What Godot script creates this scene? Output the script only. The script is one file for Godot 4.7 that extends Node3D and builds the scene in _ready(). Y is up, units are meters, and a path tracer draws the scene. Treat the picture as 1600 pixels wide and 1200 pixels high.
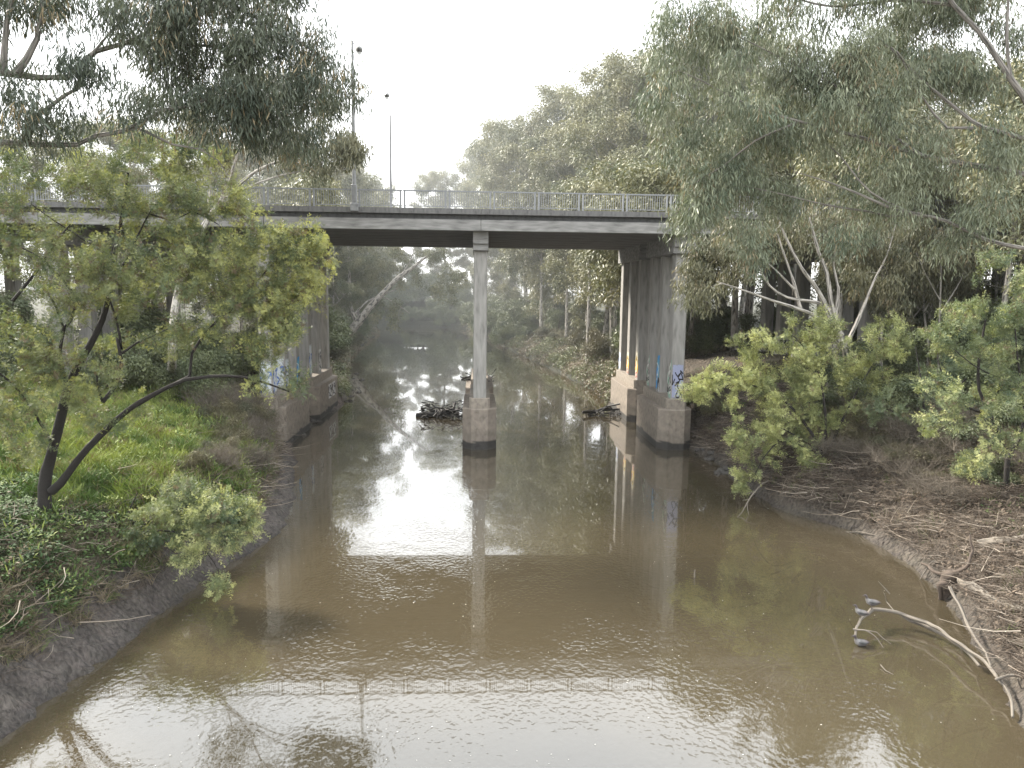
extends Node3D
# A concrete road bridge over a muddy river between gum trees and wattles, under a bright hazy sky.
# x runs along the bridge to the right, z towards the camera, y up; the water lies at y = 0.

const LENS := 1150.0          # focal length in pixels of a 1600 x 1200 frame
var eye := Vector3(0, 9, 0)
var look := Basis.from_euler(Vector3(-0.1274, -0.0466, 0.0124))
var R := RandomNumberGenerator.new()
var na := FastNoiseLite.new()
var nb := FastNoiseLite.new()
var used := {}
var M := {}                   # materials
var L := {}                   # foliage meshes

# ------------------------------------------------------------------ small helpers
func P(px: float, py: float, d: float) -> Vector3:   # the point of a line of sight that lies d metres up-river
	var r := look * Vector3((px - 800.0) / LENS, -(py - 600.0) / LENS, -1.0)
	return eye + r * (d / -r.z)

func W(px: float, py: float, h: float) -> Vector3:    # ... that lies h metres above the water
	var r := look * Vector3((px - 800.0) / LENS, -(py - 600.0) / LENS, -1.0)
	return eye + r * ((h - eye.y) / r.y)

func G(px: float, py: float) -> Vector3:              # ... where it meets the ground
	var r := (look * Vector3((px - 800.0) / LENS, -(py - 600.0) / LENS, -1.0)).normalized()
	var t := 8.0
	while t < 260.0:
		var p := eye + r * t
		if p.y <= ground(p.x, p.z):
			return Vector3(p.x, ground(p.x, p.z), p.z)
		t += 0.05 + t * 0.004
	return eye + r * t

func numbered(called: String) -> String:
	var n: int = used.get(called, 0)
	used[called] = n + 1
	return called if n == 0 else "%s_%03d" % [called, n]

func tag(o: Node3D, label: String, category := "", group := "", kind := "") -> Node3D:
	o.set_meta("label", label)
	if category: o.set_meta("category", category)
	if group: o.set_meta("group", group)
	if kind: o.set_meta("kind", kind)
	return o

func base(called: String, at: Vector3) -> Node3D:
	var o := Node3D.new()
	o.name = numbered(called)
	o.position = at
	add_child(o, true)
	return o

func put(mesh: Mesh, called: String, m: Material, parent: Node = null, at := Vector3.ZERO, kind := "") -> MeshInstance3D:
	var o := MeshInstance3D.new()
	o.name = called if parent else numbered(called)
	o.mesh = mesh
	o.material_override = m
	o.position = at
	if kind: o.set_meta("kind", kind)
	(parent if parent else self).add_child(o, true)
	return o

func twin(o: Node3D, at: Vector3, turn: float, size: Vector3, label: String, group := "") -> Node3D:
	var c: Node3D = o.duplicate()
	var kind_name := String(o.name)
	if kind_name.length() > 4 and kind_name[kind_name.length() - 4] == "_": kind_name = kind_name.left(-4)
	c.name = numbered(kind_name)
	add_child(c, true)
	c.position = at
	c.rotation.y = turn
	c.scale = size
	c.set_meta("label", label)
	if group: c.set_meta("group", group)
	return c

func group_part(called: String, parent: Node) -> Node3D:
	var o := Node3D.new()
	o.name = called
	parent.add_child(o, true)
	return o

# ------------------------------------------------------------------ mesh builders
func mb() -> Dictionary:
	return {"v": PackedVector3Array(), "n": PackedVector3Array(), "uv": PackedVector2Array(), "c": PackedColorArray(), "i": PackedInt32Array()}

func done(a: Dictionary) -> ArrayMesh:
	var arr := []
	arr.resize(Mesh.ARRAY_MAX)
	arr[Mesh.ARRAY_VERTEX] = a.v
	if a.n.size(): arr[Mesh.ARRAY_NORMAL] = a.n
	if a.uv.size(): arr[Mesh.ARRAY_TEX_UV] = a.uv
	if a.c.size(): arr[Mesh.ARRAY_COLOR] = a.c
	arr[Mesh.ARRAY_INDEX] = a.i
	var m := ArrayMesh.new()
	m.add_surface_from_arrays(Mesh.PRIMITIVE_TRIANGLES, arr)
	return m

func quad(a: Dictionary, p: Vector3, q: Vector3, r: Vector3, s: Vector3, out: Vector3, col = null) -> void:  # flat, own vertices
	var k: int = a.v.size()
	a.v.append_array([p, q, r, s])
	if col != null: a.c.append_array([col, col, col, col])
	var u := (q - p).length()
	var w := (s - p).length()
	a.uv.append_array([Vector2(0, w), Vector2(u, w), Vector2(u, 0), Vector2(0, 0)])
	if (q - p).cross(s - p).dot(out) < 0.0:
		a.i.append_array([k, k + 1, k + 2, k, k + 2, k + 3])
	else:
		a.i.append_array([k, k + 2, k + 1, k, k + 3, k + 2])

func tri(a: Dictionary, p: Vector3, q: Vector3, r: Vector3, out: Vector3, col = null) -> void:
	var k: int = a.v.size()
	a.v.append_array([p, q, r])
	if col != null: a.c.append_array([col, col, col])
	a.uv.append_array([Vector2(0, 0), Vector2(1, 0), Vector2(0, 1)])
	if (q - p).cross(r - p).dot(out) < 0.0: a.i.append_array([k, k + 1, k + 2])
	else: a.i.append_array([k, k + 2, k + 1])

func prism(a: Dictionary, poly: Array, ys: Array, col = null, inset := 0.0) -> void:   # poly: Vector2(x, z); sides through the heights ys and both caps; the top edge chamfered by inset
	var n := poly.size()
	var mid := Vector2.ZERO
	for p in poly: mid += p
	mid /= n
	var at := func(p: Vector2, y: float, f: float) -> Vector3:
		var q: Vector2 = p + (mid - p).normalized() * f
		return Vector3(q.x, y, q.y)
	var levels := []
	for y in ys: levels.append([y, 0.0])
	if inset > 0.0:
		levels[levels.size() - 1][0] -= inset
		levels.append([ys[ys.size() - 1], inset])
	for k in levels.size() - 1:
		for j in n:
			var p: Vector2 = poly[j]
			var q: Vector2 = poly[(j + 1) % n]
			var o := (p + q) * 0.5 - mid
			var steps := 1
			if col != null: steps = maxi(1, int((p - q).length() / 0.3))
			for t in steps:
				var p1 := p.lerp(q, float(t) / steps)
				var q1 := p.lerp(q, float(t + 1) / steps)
				var a0: Vector3 = at.call(p1, levels[k][0], levels[k][1])
				var a1: Vector3 = at.call(q1, levels[k][0], levels[k][1])
				var a2: Vector3 = at.call(q1, levels[k + 1][0], levels[k + 1][1])
				var a3: Vector3 = at.call(p1, levels[k + 1][0], levels[k + 1][1])
				quad(a, a0, a1, a2, a3, Vector3(o.x, 0.01, o.y))
				if col != null:
					for v in [a0, a1, a2, a3]: a.c.append(col.call(v))
	for top in [true, false]:
		var lv = levels[levels.size() - 1] if top else levels[0]
		for j in range(1, n - 1):
			var a0: Vector3 = at.call(poly[0], lv[0], lv[1])
			var a1: Vector3 = at.call(poly[j], lv[0], lv[1])
			var a2: Vector3 = at.call(poly[j + 1], lv[0], lv[1])
			tri(a, a0, a1, a2, Vector3.UP if top else Vector3.DOWN)
			if col != null:
				for v in [a0, a1, a2]: a.c.append(col.call(v))

func rect(x0: float, x1: float, z0: float, z1: float, c := 0.0) -> Array:   # a plan with corners cut by c
	if c <= 0.0: return [Vector2(x0, z0), Vector2(x1, z0), Vector2(x1, z1), Vector2(x0, z1)]
	return [Vector2(x0 + c, z0), Vector2(x1 - c, z0), Vector2(x1, z0 + c), Vector2(x1, z1 - c), Vector2(x1 - c, z1), Vector2(x0 + c, z1), Vector2(x0, z1 - c), Vector2(x0, z0 + c)]

func beam(lo: Vector3, hi: Vector3, c := 0.02) -> ArrayMesh:
	var a := mb()
	prism(a, rect(lo.x, hi.x, lo.z, hi.z, c), [lo.y, hi.y], null, c)
	return done(a)

func smooth(pts: Array, r0: float, r1: float, step := 0.35, power := 0.8) -> Array:   # Catmull-Rom: [points, radii]
	var out := PackedVector3Array()
	var rad := PackedFloat32Array()
	var total := 0.0
	for k in pts.size() - 1: total += (pts[k + 1] - pts[k]).length()
	var gone := 0.0
	for k in pts.size() - 1:
		var p0: Vector3 = pts[maxi(k - 1, 0)]
		var p1: Vector3 = pts[k]
		var p2: Vector3 = pts[k + 1]
		var p3: Vector3 = pts[mini(k + 2, pts.size() - 1)]
		var l := (p2 - p1).length()
		var n := maxi(1, int(l / step))
		for j in n:
			var t := float(j) / n
			out.append(p1.cubic_interpolate(p2, p0, p3, t))
			rad.append(lerpf(r0, r1, pow((gone + l * t) / total, power)))
		gone += l
	out.append(pts[pts.size() - 1])
	rad.append(r1)
	return [out, rad]

func tube(a: Dictionary, pts: PackedVector3Array, rad: PackedFloat32Array, sides := 6, lumpy := 0.0, cols: Array = []) -> void:
	var n := pts.size()
	var k0: int = a.v.size()
	var side := Vector3.ZERO
	var along := 0.0
	for k in n:
		var d := (pts[mini(k + 1, n - 1)] - pts[maxi(k - 1, 0)]).normalized()
		if side == Vector3.ZERO:
			side = d.cross(Vector3(0.31, 0.2, 0.93) if absf(d.dot(Vector3(0.31, 0.2, 0.93))) < 0.9 else Vector3.UP).normalized()
		side = (side - d * side.dot(d)).normalized()
		var up := d.cross(side)
		if k > 0: along += (pts[k] - pts[k - 1]).length()
		for j in sides + 1:
			var w := TAU * (j % sides) / sides
			var o := side * cos(w) + up * sin(w)
			var r := rad[k]
			if lumpy > 0.0: r *= 1.0 + lumpy * na.get_noise_3d(pts[k].x * 6.0 + o.x * 9.0, pts[k].y * 6.0 + o.y * 9.0, pts[k].z * 6.0 + o.z * 9.0)
			a.v.append(pts[k] + o * r)
			a.n.append(o)
			a.uv.append(Vector2(float(j) / sides, along * 0.35))
			if cols.size(): a.c.append(cols[k])
	for k in n - 1:
		for j in sides:
			var p := k0 + k * (sides + 1) + j
			var q := p + sides + 1
			a.i.append_array([p, q, p + 1, p + 1, q, q + 1])
	for end in [0, n - 1]:
		var kk: int = a.v.size()
		var d := (pts[1] - pts[0]).normalized() * -1.0 if end == 0 else (pts[n - 1] - pts[n - 2]).normalized()
		a.v.append(pts[end] + d * rad[end] * 0.3)
		a.n.append(d)
		a.uv.append(Vector2(0.5, along * 0.35))
		if cols.size(): a.c.append(cols[end])
		for j in sides:
			var p: int = k0 + end * (sides + 1) + j
			if end == 0: a.i.append_array([kk, p, p + 1])
			else: a.i.append_array([kk, p + 1, p])

func rnd(a: float, b: float) -> float: return R.randf_range(a, b)
func ball() -> Vector3:
	while true:
		var v := Vector3(rnd(-1, 1), rnd(-1, 1), rnd(-1, 1))
		if v.length_squared() <= 1.0: return v
	return Vector3.ZERO

# ------------------------------------------------------------------ the banks
const LEFT_Z := [12.0, -14.0, -17.5, -21.5, -24.0, -26.5, -29.0, -32.0, -39.0, -43.0, -50.0, -58.0, -70.0, -87.0, -110.0, -150.0, -160.0, -166.0, -169.0, -400.0]
const LEFT_X := [-9.5, -9.4, -9.0, -8.5, -7.9, -7.3, -7.5, -8.1, -9.8, -10.9, -10.9, -10.4, -12.7, -15.6, -17.8, -20.0, -25.0, -42.0, -100.0, -100.0]
const RIGHT_Z := [12.0, -12.0, -15.0, -18.0, -21.0, -23.5, -26.6, -28.5, -31.0, -34.0, -37.0, -42.0, -50.0, -57.0, -66.0, -82.0, -109.0, -131.0, -168.0, -176.0, -183.0, -188.0, -400.0]
const RIGHT_X := [10.0, 10.8, 12.0, 13.2, 14.2, 14.6, 14.4, 13.2, 12.3, 12.5, 12.7, 12.2, 11.3, 10.6, 10.6, 8.8, 5.0, 2.6, -2.5, -11.0, -32.0, -100.0, -100.0]
const LEFT_S := [-4.0, -1.0, 0.0, 0.4, 0.9, 1.5, 2.2, 3.4, 8.0, 16.0, 32.0, 70.0, 170.0]
const LEFT_H := [-0.9, -0.4, 0.0, 0.35, 0.75, 1.45, 2.3, 2.85, 3.5, 4.6, 6.0, 7.5, 9.0]
const RIGHT_S := [-4.0, -1.0, 0.0, 0.35, 1.0, 2.4, 5.0, 8.0, 15.0, 30.0, 70.0, 170.0]
const RIGHT_H := [-0.9, -0.4, 0.0, 0.4, 0.95, 2.1, 3.4, 4.1, 5.0, 6.2, 7.5, 9.0]

func lookup(xs: Array, ys: Array, x: float, down := false) -> float:
	var n := xs.size()
	for k in n - 1:
		if (x >= xs[k + 1]) if down else (x <= xs[k + 1]):
			return lerpf(ys[k], ys[k + 1], clampf((x - xs[k]) / (xs[k + 1] - xs[k]), 0.0, 1.0))
	return ys[n - 1]

func shore(side: int, z: float) -> float:
	var x := lookup(LEFT_Z, LEFT_X, z, true) if side < 0 else lookup(RIGHT_Z, RIGHT_X, z, true)
	return x + 0.28 * na.get_noise_2d(z * 3.0, side * 50.0) + 0.14 * nb.get_noise_2d(z * 14.0, side * 90.0)

func rise(side: int, s: float, x: float, z: float) -> float:
	var h := lookup(LEFT_S, LEFT_H, s) if side < 0 else lookup(RIGHT_S, RIGHT_H, s)
	var k := clampf(s * 0.5, 0.0, 1.0)
	if z < -58.0: h *= lerpf(1.0, 0.75, clampf((-58.0 - z) / 30.0, 0.0, 1.0))
	h += k * (0.30 * na.get_noise_2d(x * 2.2, z * 2.2) + 0.10 * nb.get_noise_2d(x * 6.0, z * 6.0))
	if s > -0.5: h += clampf(s + 0.5, 0.0, 1.0) * (0.15 * na.get_noise_2d(x * 13.0, z * 13.0) + 0.10 * nb.get_noise_2d(x * 30.0, z * 30.0))
	return h

func ground(x: float, z: float) -> float:
	var xl := shore(-1, z)
	var xr := shore(1, z)
	if x < xl + 1.0: return rise(-1, xl - x, x, z)
	if x > xr - 1.0: return rise(1, x - xr, x, z)
	return -0.5

func bank_point(side: int, s: float, z: float) -> Vector3:
	var x := shore(side, z) + s * side
	return Vector3(x, rise(side, s, x, z), z)

func make_bank(side: int) -> void:
	var ss := [-5.0, -2.0, -1.0, -0.5]
	var s := -0.3
	while s < 170.0:
		ss.append(s)
		s += 0.16 if s < 3.5 else (0.3 if s < 9.0 else s * 0.09)
	var zs := []
	var z := 11.0
	while z > -300.0:
		zs.append(z)
		z -= maxf(0.5 if z > -9.0 else 0.2, -z * 0.011)
	var a := mb()
	var nc := ss.size()
	for zz in zs:
		var x0 := shore(side, zz)
		for q in ss:
			var x: float = x0 + q * side
			a.v.append(Vector3(x, rise(side, q, x, zz), zz))
			a.uv.append(Vector2(x, zz) * 0.25)
			var n1 := na.get_noise_2d(x * 4.0, zz * 4.0)
			var n2 := nb.get_noise_2d(x * 12.0, zz * 12.0)
			var c: Color
			if side < 0:
				var mud := Color(0.115, 0.098, 0.086) * (1.0 + 0.5 * n2)
				var soil := Color(0.075, 0.07, 0.032) * (1.0 + 0.5 * n1)
				c = mud.lerp(soil, smoothstep(1.0, 1.9, q + 0.6 * n1 + 0.3 * n2))
				if zz < -38.0: c = c.lerp(Color(0.14, 0.10, 0.075), 0.6)
			else:
				var mud := Color(0.115, 0.095, 0.075) * (1.0 + 0.35 * n2)
				var litter := Color(0.115, 0.09, 0.065) * (1.0 + 0.5 * n1 + 0.3 * n2)
				c = mud.lerp(litter, smoothstep(0.5, 1.4, q + 0.5 * n1))
				c = c.lerp(Color(0.075, 0.085, 0.035), smoothstep(0.25, 0.5, n1) * smoothstep(3.0, 6.0, q))
			if q > 7.0 or zz < -57.0: c = c.lerp(Color(0.055, 0.06, 0.028) * (1.0 + 0.4 * n2), clampf(maxf((q - 7.0) / 6.0, (-57.0 - zz) / 12.0), 0.0, 0.85))
			if q < 0.25: c = c * lerpf(0.55, 1.0, clampf((q + 0.1) / 0.35, 0.0, 1.0))   # wet margin
			a.c.append(Color(c.r, c.g, c.b))
	for r in zs.size() - 1:
		for k in nc - 1:
			var p := r * nc + k
			var q := p + nc
			if side > 0: a.i.append_array([p, q, p + 1, p + 1, q, q + 1])
			else: a.i.append_array([p, p + 1, q, p + 1, q + 1, q])
	a.n.resize(a.v.size())
	for r in zs.size():
		for k in nc:
			var p := r * nc + k
			var dx: Vector3 = a.v[r * nc + mini(k + 1, nc - 1)] - a.v[r * nc + maxi(k - 1, 0)]
			var dz: Vector3 = a.v[mini(r + 1, zs.size() - 1) * nc + k] - a.v[maxi(r - 1, 0) * nc + k]
			var nn := dx.cross(dz).normalized()
			a.n[p] = nn if nn.y > 0.0 else -nn
	var o := put(done(a), "riverbank", M.soil)
	tag(o, "muddy left river bank rising to green grass" if side < 0 else "brown right river bank strewn with dead twigs and leaf litter", "", "", "structure")

# ------------------------------------------------------------------ foliage meshes
func leaf(a: Dictionary, p: Vector3, dir: Vector3, face: Vector3, l: float, w: float, bend: float) -> void:   # a lance-shaped blade of four triangles
	var s := dir.cross(face).normalized() * w * 0.5
	var f := s.cross(dir).normalized() * bend * l
	var k: int = a.v.size()
	var m := p + dir * l * 0.42 + f
	a.v.append_array([p, m + s, m - s, p + dir * l * 0.75 + s * 0.7 + f * 0.7, p + dir * l * 0.75 - s * 0.7 + f * 0.7, p + dir * l])
	a.i.append_array([k, k + 1, k + 2, k + 1, k + 3, k + 2, k + 2, k + 3, k + 4, k + 3, k + 5, k + 4])

func blade(a: Dictionary, p: Vector3, dir: Vector3, s: Vector3, l: float) -> void:   # two triangles: a narrow diamond
	var k: int = a.v.size()
	a.v.append_array([p, p + dir * l * 0.45 + s, p + dir * l, p + dir * l * 0.45 - s])
	a.i.append_array([k, k + 1, k + 2, k, k + 2, k + 3])

func gum_spray(n: int, spread: float, l: float, w: float) -> ArrayMesh:
	var a := mb()
	for k in n:
		var t := float(k) / n
		var p := Vector3(rnd(-1, 1) * spread, rnd(-1.0, 0.6) * spread, rnd(-1, 1) * spread) * (0.35 + 0.65 * t)
		var d := (Vector3(rnd(-0.55, 0.55), -1.0, rnd(-0.55, 0.55)) + p.normalized() * 0.25).normalized()
		leaf(a, p, d, Vector3(rnd(-1, 1), 0.2, rnd(-1, 1)).normalized(), l * rnd(0.7, 1.25), w * rnd(0.75, 1.2), rnd(-0.12, 0.12))
	return done(a)

func far_spray(n: int, spread: float, l: float, w: float) -> ArrayMesh:
	var a := mb()
	for k in n:
		var p := ball() * spread
		p.y *= 0.75
		var d := (Vector3(rnd(-0.8, 0.8), -0.7, rnd(-0.8, 0.8)) + p.normalized() * 0.5).normalized()
		var s := d.cross(Vector3(rnd(-1, 1), rnd(-1, 1), rnd(-1, 1))).normalized() * w * rnd(0.35, 0.6)
		blade(a, p, d, s, l * rnd(0.7, 1.3))
	return done(a)

func wattle_shoot(fronds: int, axis: float, l: float) -> ArrayMesh:   # feathery fronds set round a shoot that points up
	var a := mb()
	for k in fronds:
		var u := (k + 0.5) / fronds
		var w := k * 2.4 + rnd(-0.4, 0.4)
		var p := Vector3(rnd(-0.015, 0.015), axis * (u - 0.35), rnd(-0.015, 0.015))
		var open := lerpf(1.25, 0.35, u * u) + rnd(-0.2, 0.2)
		var d := Vector3(cos(w) * sin(open), cos(open), sin(w) * sin(open))
		var s := d.cross(Vector3(cos(w + 1.6), rnd(-0.4, 0.4), sin(w + 1.6)).cross(d)).normalized()
		var ll := l * rnd(0.75, 1.25) * lerpf(1.1, 0.7, u)
		for j in 7:
			var t := (j + 0.6) / 7.5
			var q := p + d * ll * t + Vector3.DOWN * ll * 0.22 * t * t
			var reach := ll * 0.30 * sin(PI * clampf(t * 0.85 + 0.12, 0.0, 1.0))
			for sg in [-1.0, 1.0]:
				blade(a, q, (s * sg + d * 0.45).normalized(), d * ll * 0.05, reach)
	return done(a)

func leafy_patch(n: int, spread: float, l: float, w: float, upward: float) -> ArrayMesh:
	var a := mb()
	for k in n:
		var p := Vector3(rnd(-1, 1) * spread, rnd(0.0, 0.35) * spread * upward, rnd(-1, 1) * spread)
		var d := Vector3(rnd(-1, 1), rnd(-0.1, 0.6), rnd(-1, 1)).normalized()
		leaf(a, p, d, Vector3(rnd(-0.4, 0.4), 1, rnd(-0.4, 0.4)).normalized(), l * rnd(0.6, 1.2), w * rnd(0.7, 1.2), 0.08)
	return done(a)

func grass_tuft(n: int, spread: float, h: float, w: float) -> ArrayMesh:
	var a := mb()
	for k in n:
		var p := Vector3(rnd(-1, 1) * spread, -0.04, rnd(-1, 1) * spread)
		var d := Vector3(rnd(-0.6, 0.6), 1.0, rnd(-0.6, 0.6)).normalized()
		var s := d.cross(Vector3(rnd(-1, 1), 0, rnd(-1, 1))).normalized() * w
		var tip := p + d * h * rnd(0.6, 1.2)
		var m := p.lerp(tip, 0.55)
		tip += Vector3(d.x, -0.25, d.z) * h * 0.35
		var q: int = a.v.size()
		a.v.append_array([p - s, p + s, m - s * 0.8, m + s * 0.8, tip])
		a.i.append_array([q, q + 1, q + 2, q + 1, q + 3, q + 2, q + 2, q + 3, q + 4])
	return done(a)

func twig_bunch(n: int, l: float, r: float, lie: bool) -> ArrayMesh:
	var a := mb()
	for k in n:
		var p := Vector3(rnd(-0.5, 0.5) * l, rnd(0.0, 0.08), rnd(-0.5, 0.5) * l)
		var d := Vector3(rnd(-1, 1), rnd(-0.08, 0.16) if lie else rnd(0.2, 1.3), rnd(-1, 1)).normalized()
		if not lie: p = Vector3(rnd(-0.1, 0.1), 0, rnd(-0.1, 0.1)) * l
		var pts := [p]
		var len := l * rnd(0.5, 1.1)
		for j in 3:
			pts.append(pts[j] + (d + ball() * 0.35).normalized() * len / 3.0)
		var sm := smooth(pts, r * rnd(0.6, 1.3), r * 0.3, len / 3.0)
		tube(a, sm[0], sm[1], 3)
		if not lie:
			for j in 2:
				var q: Vector3 = pts[1 + j]
				var e := smooth([q, q + (d + ball() * 0.9).normalized() * len * 0.35], r * 0.5, r * 0.2, len)
				tube(a, e[0], e[1], 3)
	return done(a)

func scatter(called: String, mesh: Mesh, m: Material, where: Array, tints: Array, parent: Node = null) -> MultiMeshInstance3D:
	var mm := MultiMesh.new()
	mm.transform_format = MultiMesh.TRANSFORM_3D
	mm.use_colors = true
	mm.mesh = mesh
	mm.instance_count = where.size()
	for k in where.size():
		mm.set_instance_transform(k, where[k])
		mm.set_instance_color(k, tints[k])
	var o := MultiMeshInstance3D.new()
	o.name = called if parent else numbered(called)
	o.multimesh = mm
	o.material_override = m
	o.set_meta("kind", "stuff")
	(parent if parent else self).add_child(o, true)
	return o

# ------------------------------------------------------------------ trees
# limbs: [points, first radius, last radius, part name]; blobs: [centre, radii, twigs]; twigs grow from the nearest wood towards points inside the blobs and carry the leaf sprays
func make_tree(called: String, label: String, category: String, group: String, at: Vector3, limbs: Array, blobs: Array, k: Dictionary) -> Node3D:
	var o := base(called, at)
	tag(o, label, category, group)
	var pool := PackedVector3Array()
	var girth := PackedFloat32Array()
	for lb in limbs:
		var pts := []
		for p in lb[0]: pts.append(p - at)
		var sm := smooth(pts, lb[1], lb[2], k.get("step", 0.35), 0.75)
		var a := mb()
		tube(a, sm[0], sm[1], 9 if lb[1] > 0.12 else 6, 0.25)
		put(done(a), lb[3] if lb.size() > 3 else "limb", k.bark, o)
		var skip := int(sm[0].size() * (0.3 if lb.size() > 3 else 0.12))
		for j in range(skip, sm[0].size()):
			pool.append(sm[0][j])
			girth.append(sm[1][j])
	var goals := []
	for b in blobs:
		var heart := Vector3.ZERO
		for j in b[2]:
			if j % int(k.get("knot", 5)) == 0:
				var v := ball()
				v *= lerpf(1.0, 1.0 / maxf(v.length(), 0.05), 0.3) * (1.22 if rnd(0, 1) < 0.2 else 1.0)
				heart = b[0] - at + v * b[1]
			var g: Vector3 = heart + ball() * k.get("knot_r", 0.4)
			var best := INF
			for q in pool: best = minf(best, q.distance_squared_to(g))
			goals.append([best, g, b[3] if b.size() > 3 else k.get("tip", 0.0)])
	goals.sort_custom(func(p, q): return p[0] < q[0])
	var ta := mb()
	var n_kinds: int = k.sprays.size()
	var where := []
	var tints := []
	for j in n_kinds:
		where.append([])
		tints.append([])
	for g in goals:
		var to: Vector3 = g[1]
		var best := INF
		var from := 0
		for j in pool.size():
			var d := pool[j].distance_squared_to(to)
			if d < best:
				best = d
				from = j
		var p0 := pool[from]
		var dist := sqrt(best)
		var mid = p0.lerp(to, 0.5) + Vector3.UP * dist * k.get("arch", 0.12) + ball() * dist * 0.16
		var n := maxi(2, int(dist / k.get("twig_step", 0.4)) + 1)
		var pts := PackedVector3Array()
		var rad := PackedFloat32Array()
		var r0 := minf(girth[from] * 0.75, k.twig * (0.5 + dist * 0.35))
		for j in n + 1:
			var t := float(j) / n
			var p := p0.lerp(mid, t).lerp(mid.lerp(to, t), t)
			pts.append(p)
			rad.append(lerpf(r0, k.twig * 0.22, t))
			if j > 0:
				pool.append(p)
				girth.append(rad[j])
		tube(ta, pts, rad, 4)
		var m: int = k.per
		for j in m:
			var t := rnd(0.35, 1.0) if j > 0 else 1.0
			var p = p0.lerp(mid, t).lerp(mid.lerp(to, t), t) + ball() * k.spread
			var sz := rnd(k.size[0], k.size[1])
			var bs := Basis(Vector3.UP, rnd(0, TAU)) * Basis(Vector3(rnd(-1, 1), 0, rnd(-1, 1)).normalized(), rnd(0, k.get("tilt", 0.5)))
			if k.get("shoot", false):
				var dr: Vector3 = ((mid - p0).lerp(to - mid, t).normalized() + Vector3(0, 0.35, 0) + ball() * 0.75).normalized()
				bs = Basis(Quaternion(Vector3.UP, dr)) * Basis(Vector3.UP, rnd(0, TAU))
			var w := R.randi() % n_kinds
			where[w].append(Transform3D(bs.scaled(Vector3.ONE * sz), p))
			var q = p + at
			var u := clampf(0.5 + 0.8 * na.get_noise_3d(q.x * k.get("clump", 6.0), q.y * k.get("clump", 6.0), q.z * k.get("clump", 6.0)) + rnd(-0.3, 0.3), 0.0, 1.0)
			var c: Color = k.cols[0].lerp(k.cols[1], u)
			if k.has("tip_col") and rnd(0, 1) < g[2] * (0.35 + 1.3 * t * t) * (0.4 + u): c = c.lerp(k.tip_col, rnd(0.45, 1.0))
			if k.has("old_col") and rnd(0, 1) < k.get("old", 0.1): c = k.old_col
			tints[w].append(c * rnd(0.8, 1.2))
	if ta.v.size(): put(done(ta), "twigs", k.get("twig_bark", k.bark), o, Vector3.ZERO, "stuff")
	for j in n_kinds:
		if where[j].size(): scatter("crown", k.sprays[j], k.leaf, where[j], tints[j], o)
	return o

func B(px: float, py: float, rx: float, ry: float, d: float, rd: float, n: int, tip := -1.0) -> Array:
	var f := d / LENS
	var b := [P(px, py, d), Vector3(rx * f, ry * f, rd), n]
	if tip >= 0.0: b.append(tip)
	return b

func T(flat: Array, d0: float, d1: float) -> Array:   # a traced limb: x, y, x, y ...; its depth runs from d0 to d1
	var out := []
	var n := flat.size() / 2
	for k in n:
		out.append(P(flat[2 * k], flat[2 * k + 1], lerpf(d0, d1, float(k) / maxf(1.0, n - 1))))
	return out

# ------------------------------------------------------------------ materials and textures
func noise_tex(freq: float, seed_: int, ramp: Array, octaves := 5, size := 512, kind := FastNoiseLite.TYPE_SIMPLEX_SMOOTH) -> NoiseTexture2D:
	var n := FastNoiseLite.new()
	n.noise_type = kind
	n.seed = seed_
	n.frequency = freq
	n.fractal_octaves = octaves
	var t := NoiseTexture2D.new()
	t.width = size
	t.height = size
	t.seamless = true
	t.noise = n
	if ramp.size():
		var g := Gradient.new()
		g.offsets = PackedFloat32Array()
		g.colors = PackedColorArray()
		var offs := PackedFloat32Array()
		var cols := PackedColorArray()
		for k in ramp.size():
			offs.append(float(k) / (ramp.size() - 1))
			cols.append(ramp[k])
		g.offsets = offs
		g.colors = cols
		t.color_ramp = g
	return t

func mat(col: Color, rough := 0.8, tex: Texture2D = null, scale := Vector3.ONE, tri_ := false) -> StandardMaterial3D:   # col is a linear, real-world colour
	var m := StandardMaterial3D.new()
	m.albedo_color = col.linear_to_srgb()
	m.roughness = rough
	m.albedo_texture = tex
	m.uv1_scale = scale
	if tri_:
		m.uv1_triplanar = true
		m.uv1_world_triplanar = true
	return m

func leafy(rough: float, back: float) -> StandardMaterial3D:
	var m := mat(Color.WHITE, rough)
	m.vertex_color_use_as_albedo = true
	m.backlight_enabled = true
	m.backlight = Color(back, back, back * 0.7)
	m.metallic_specular = 0.45
	return m

func gv(v: float) -> Color: return Color(v, v, v)

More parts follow.
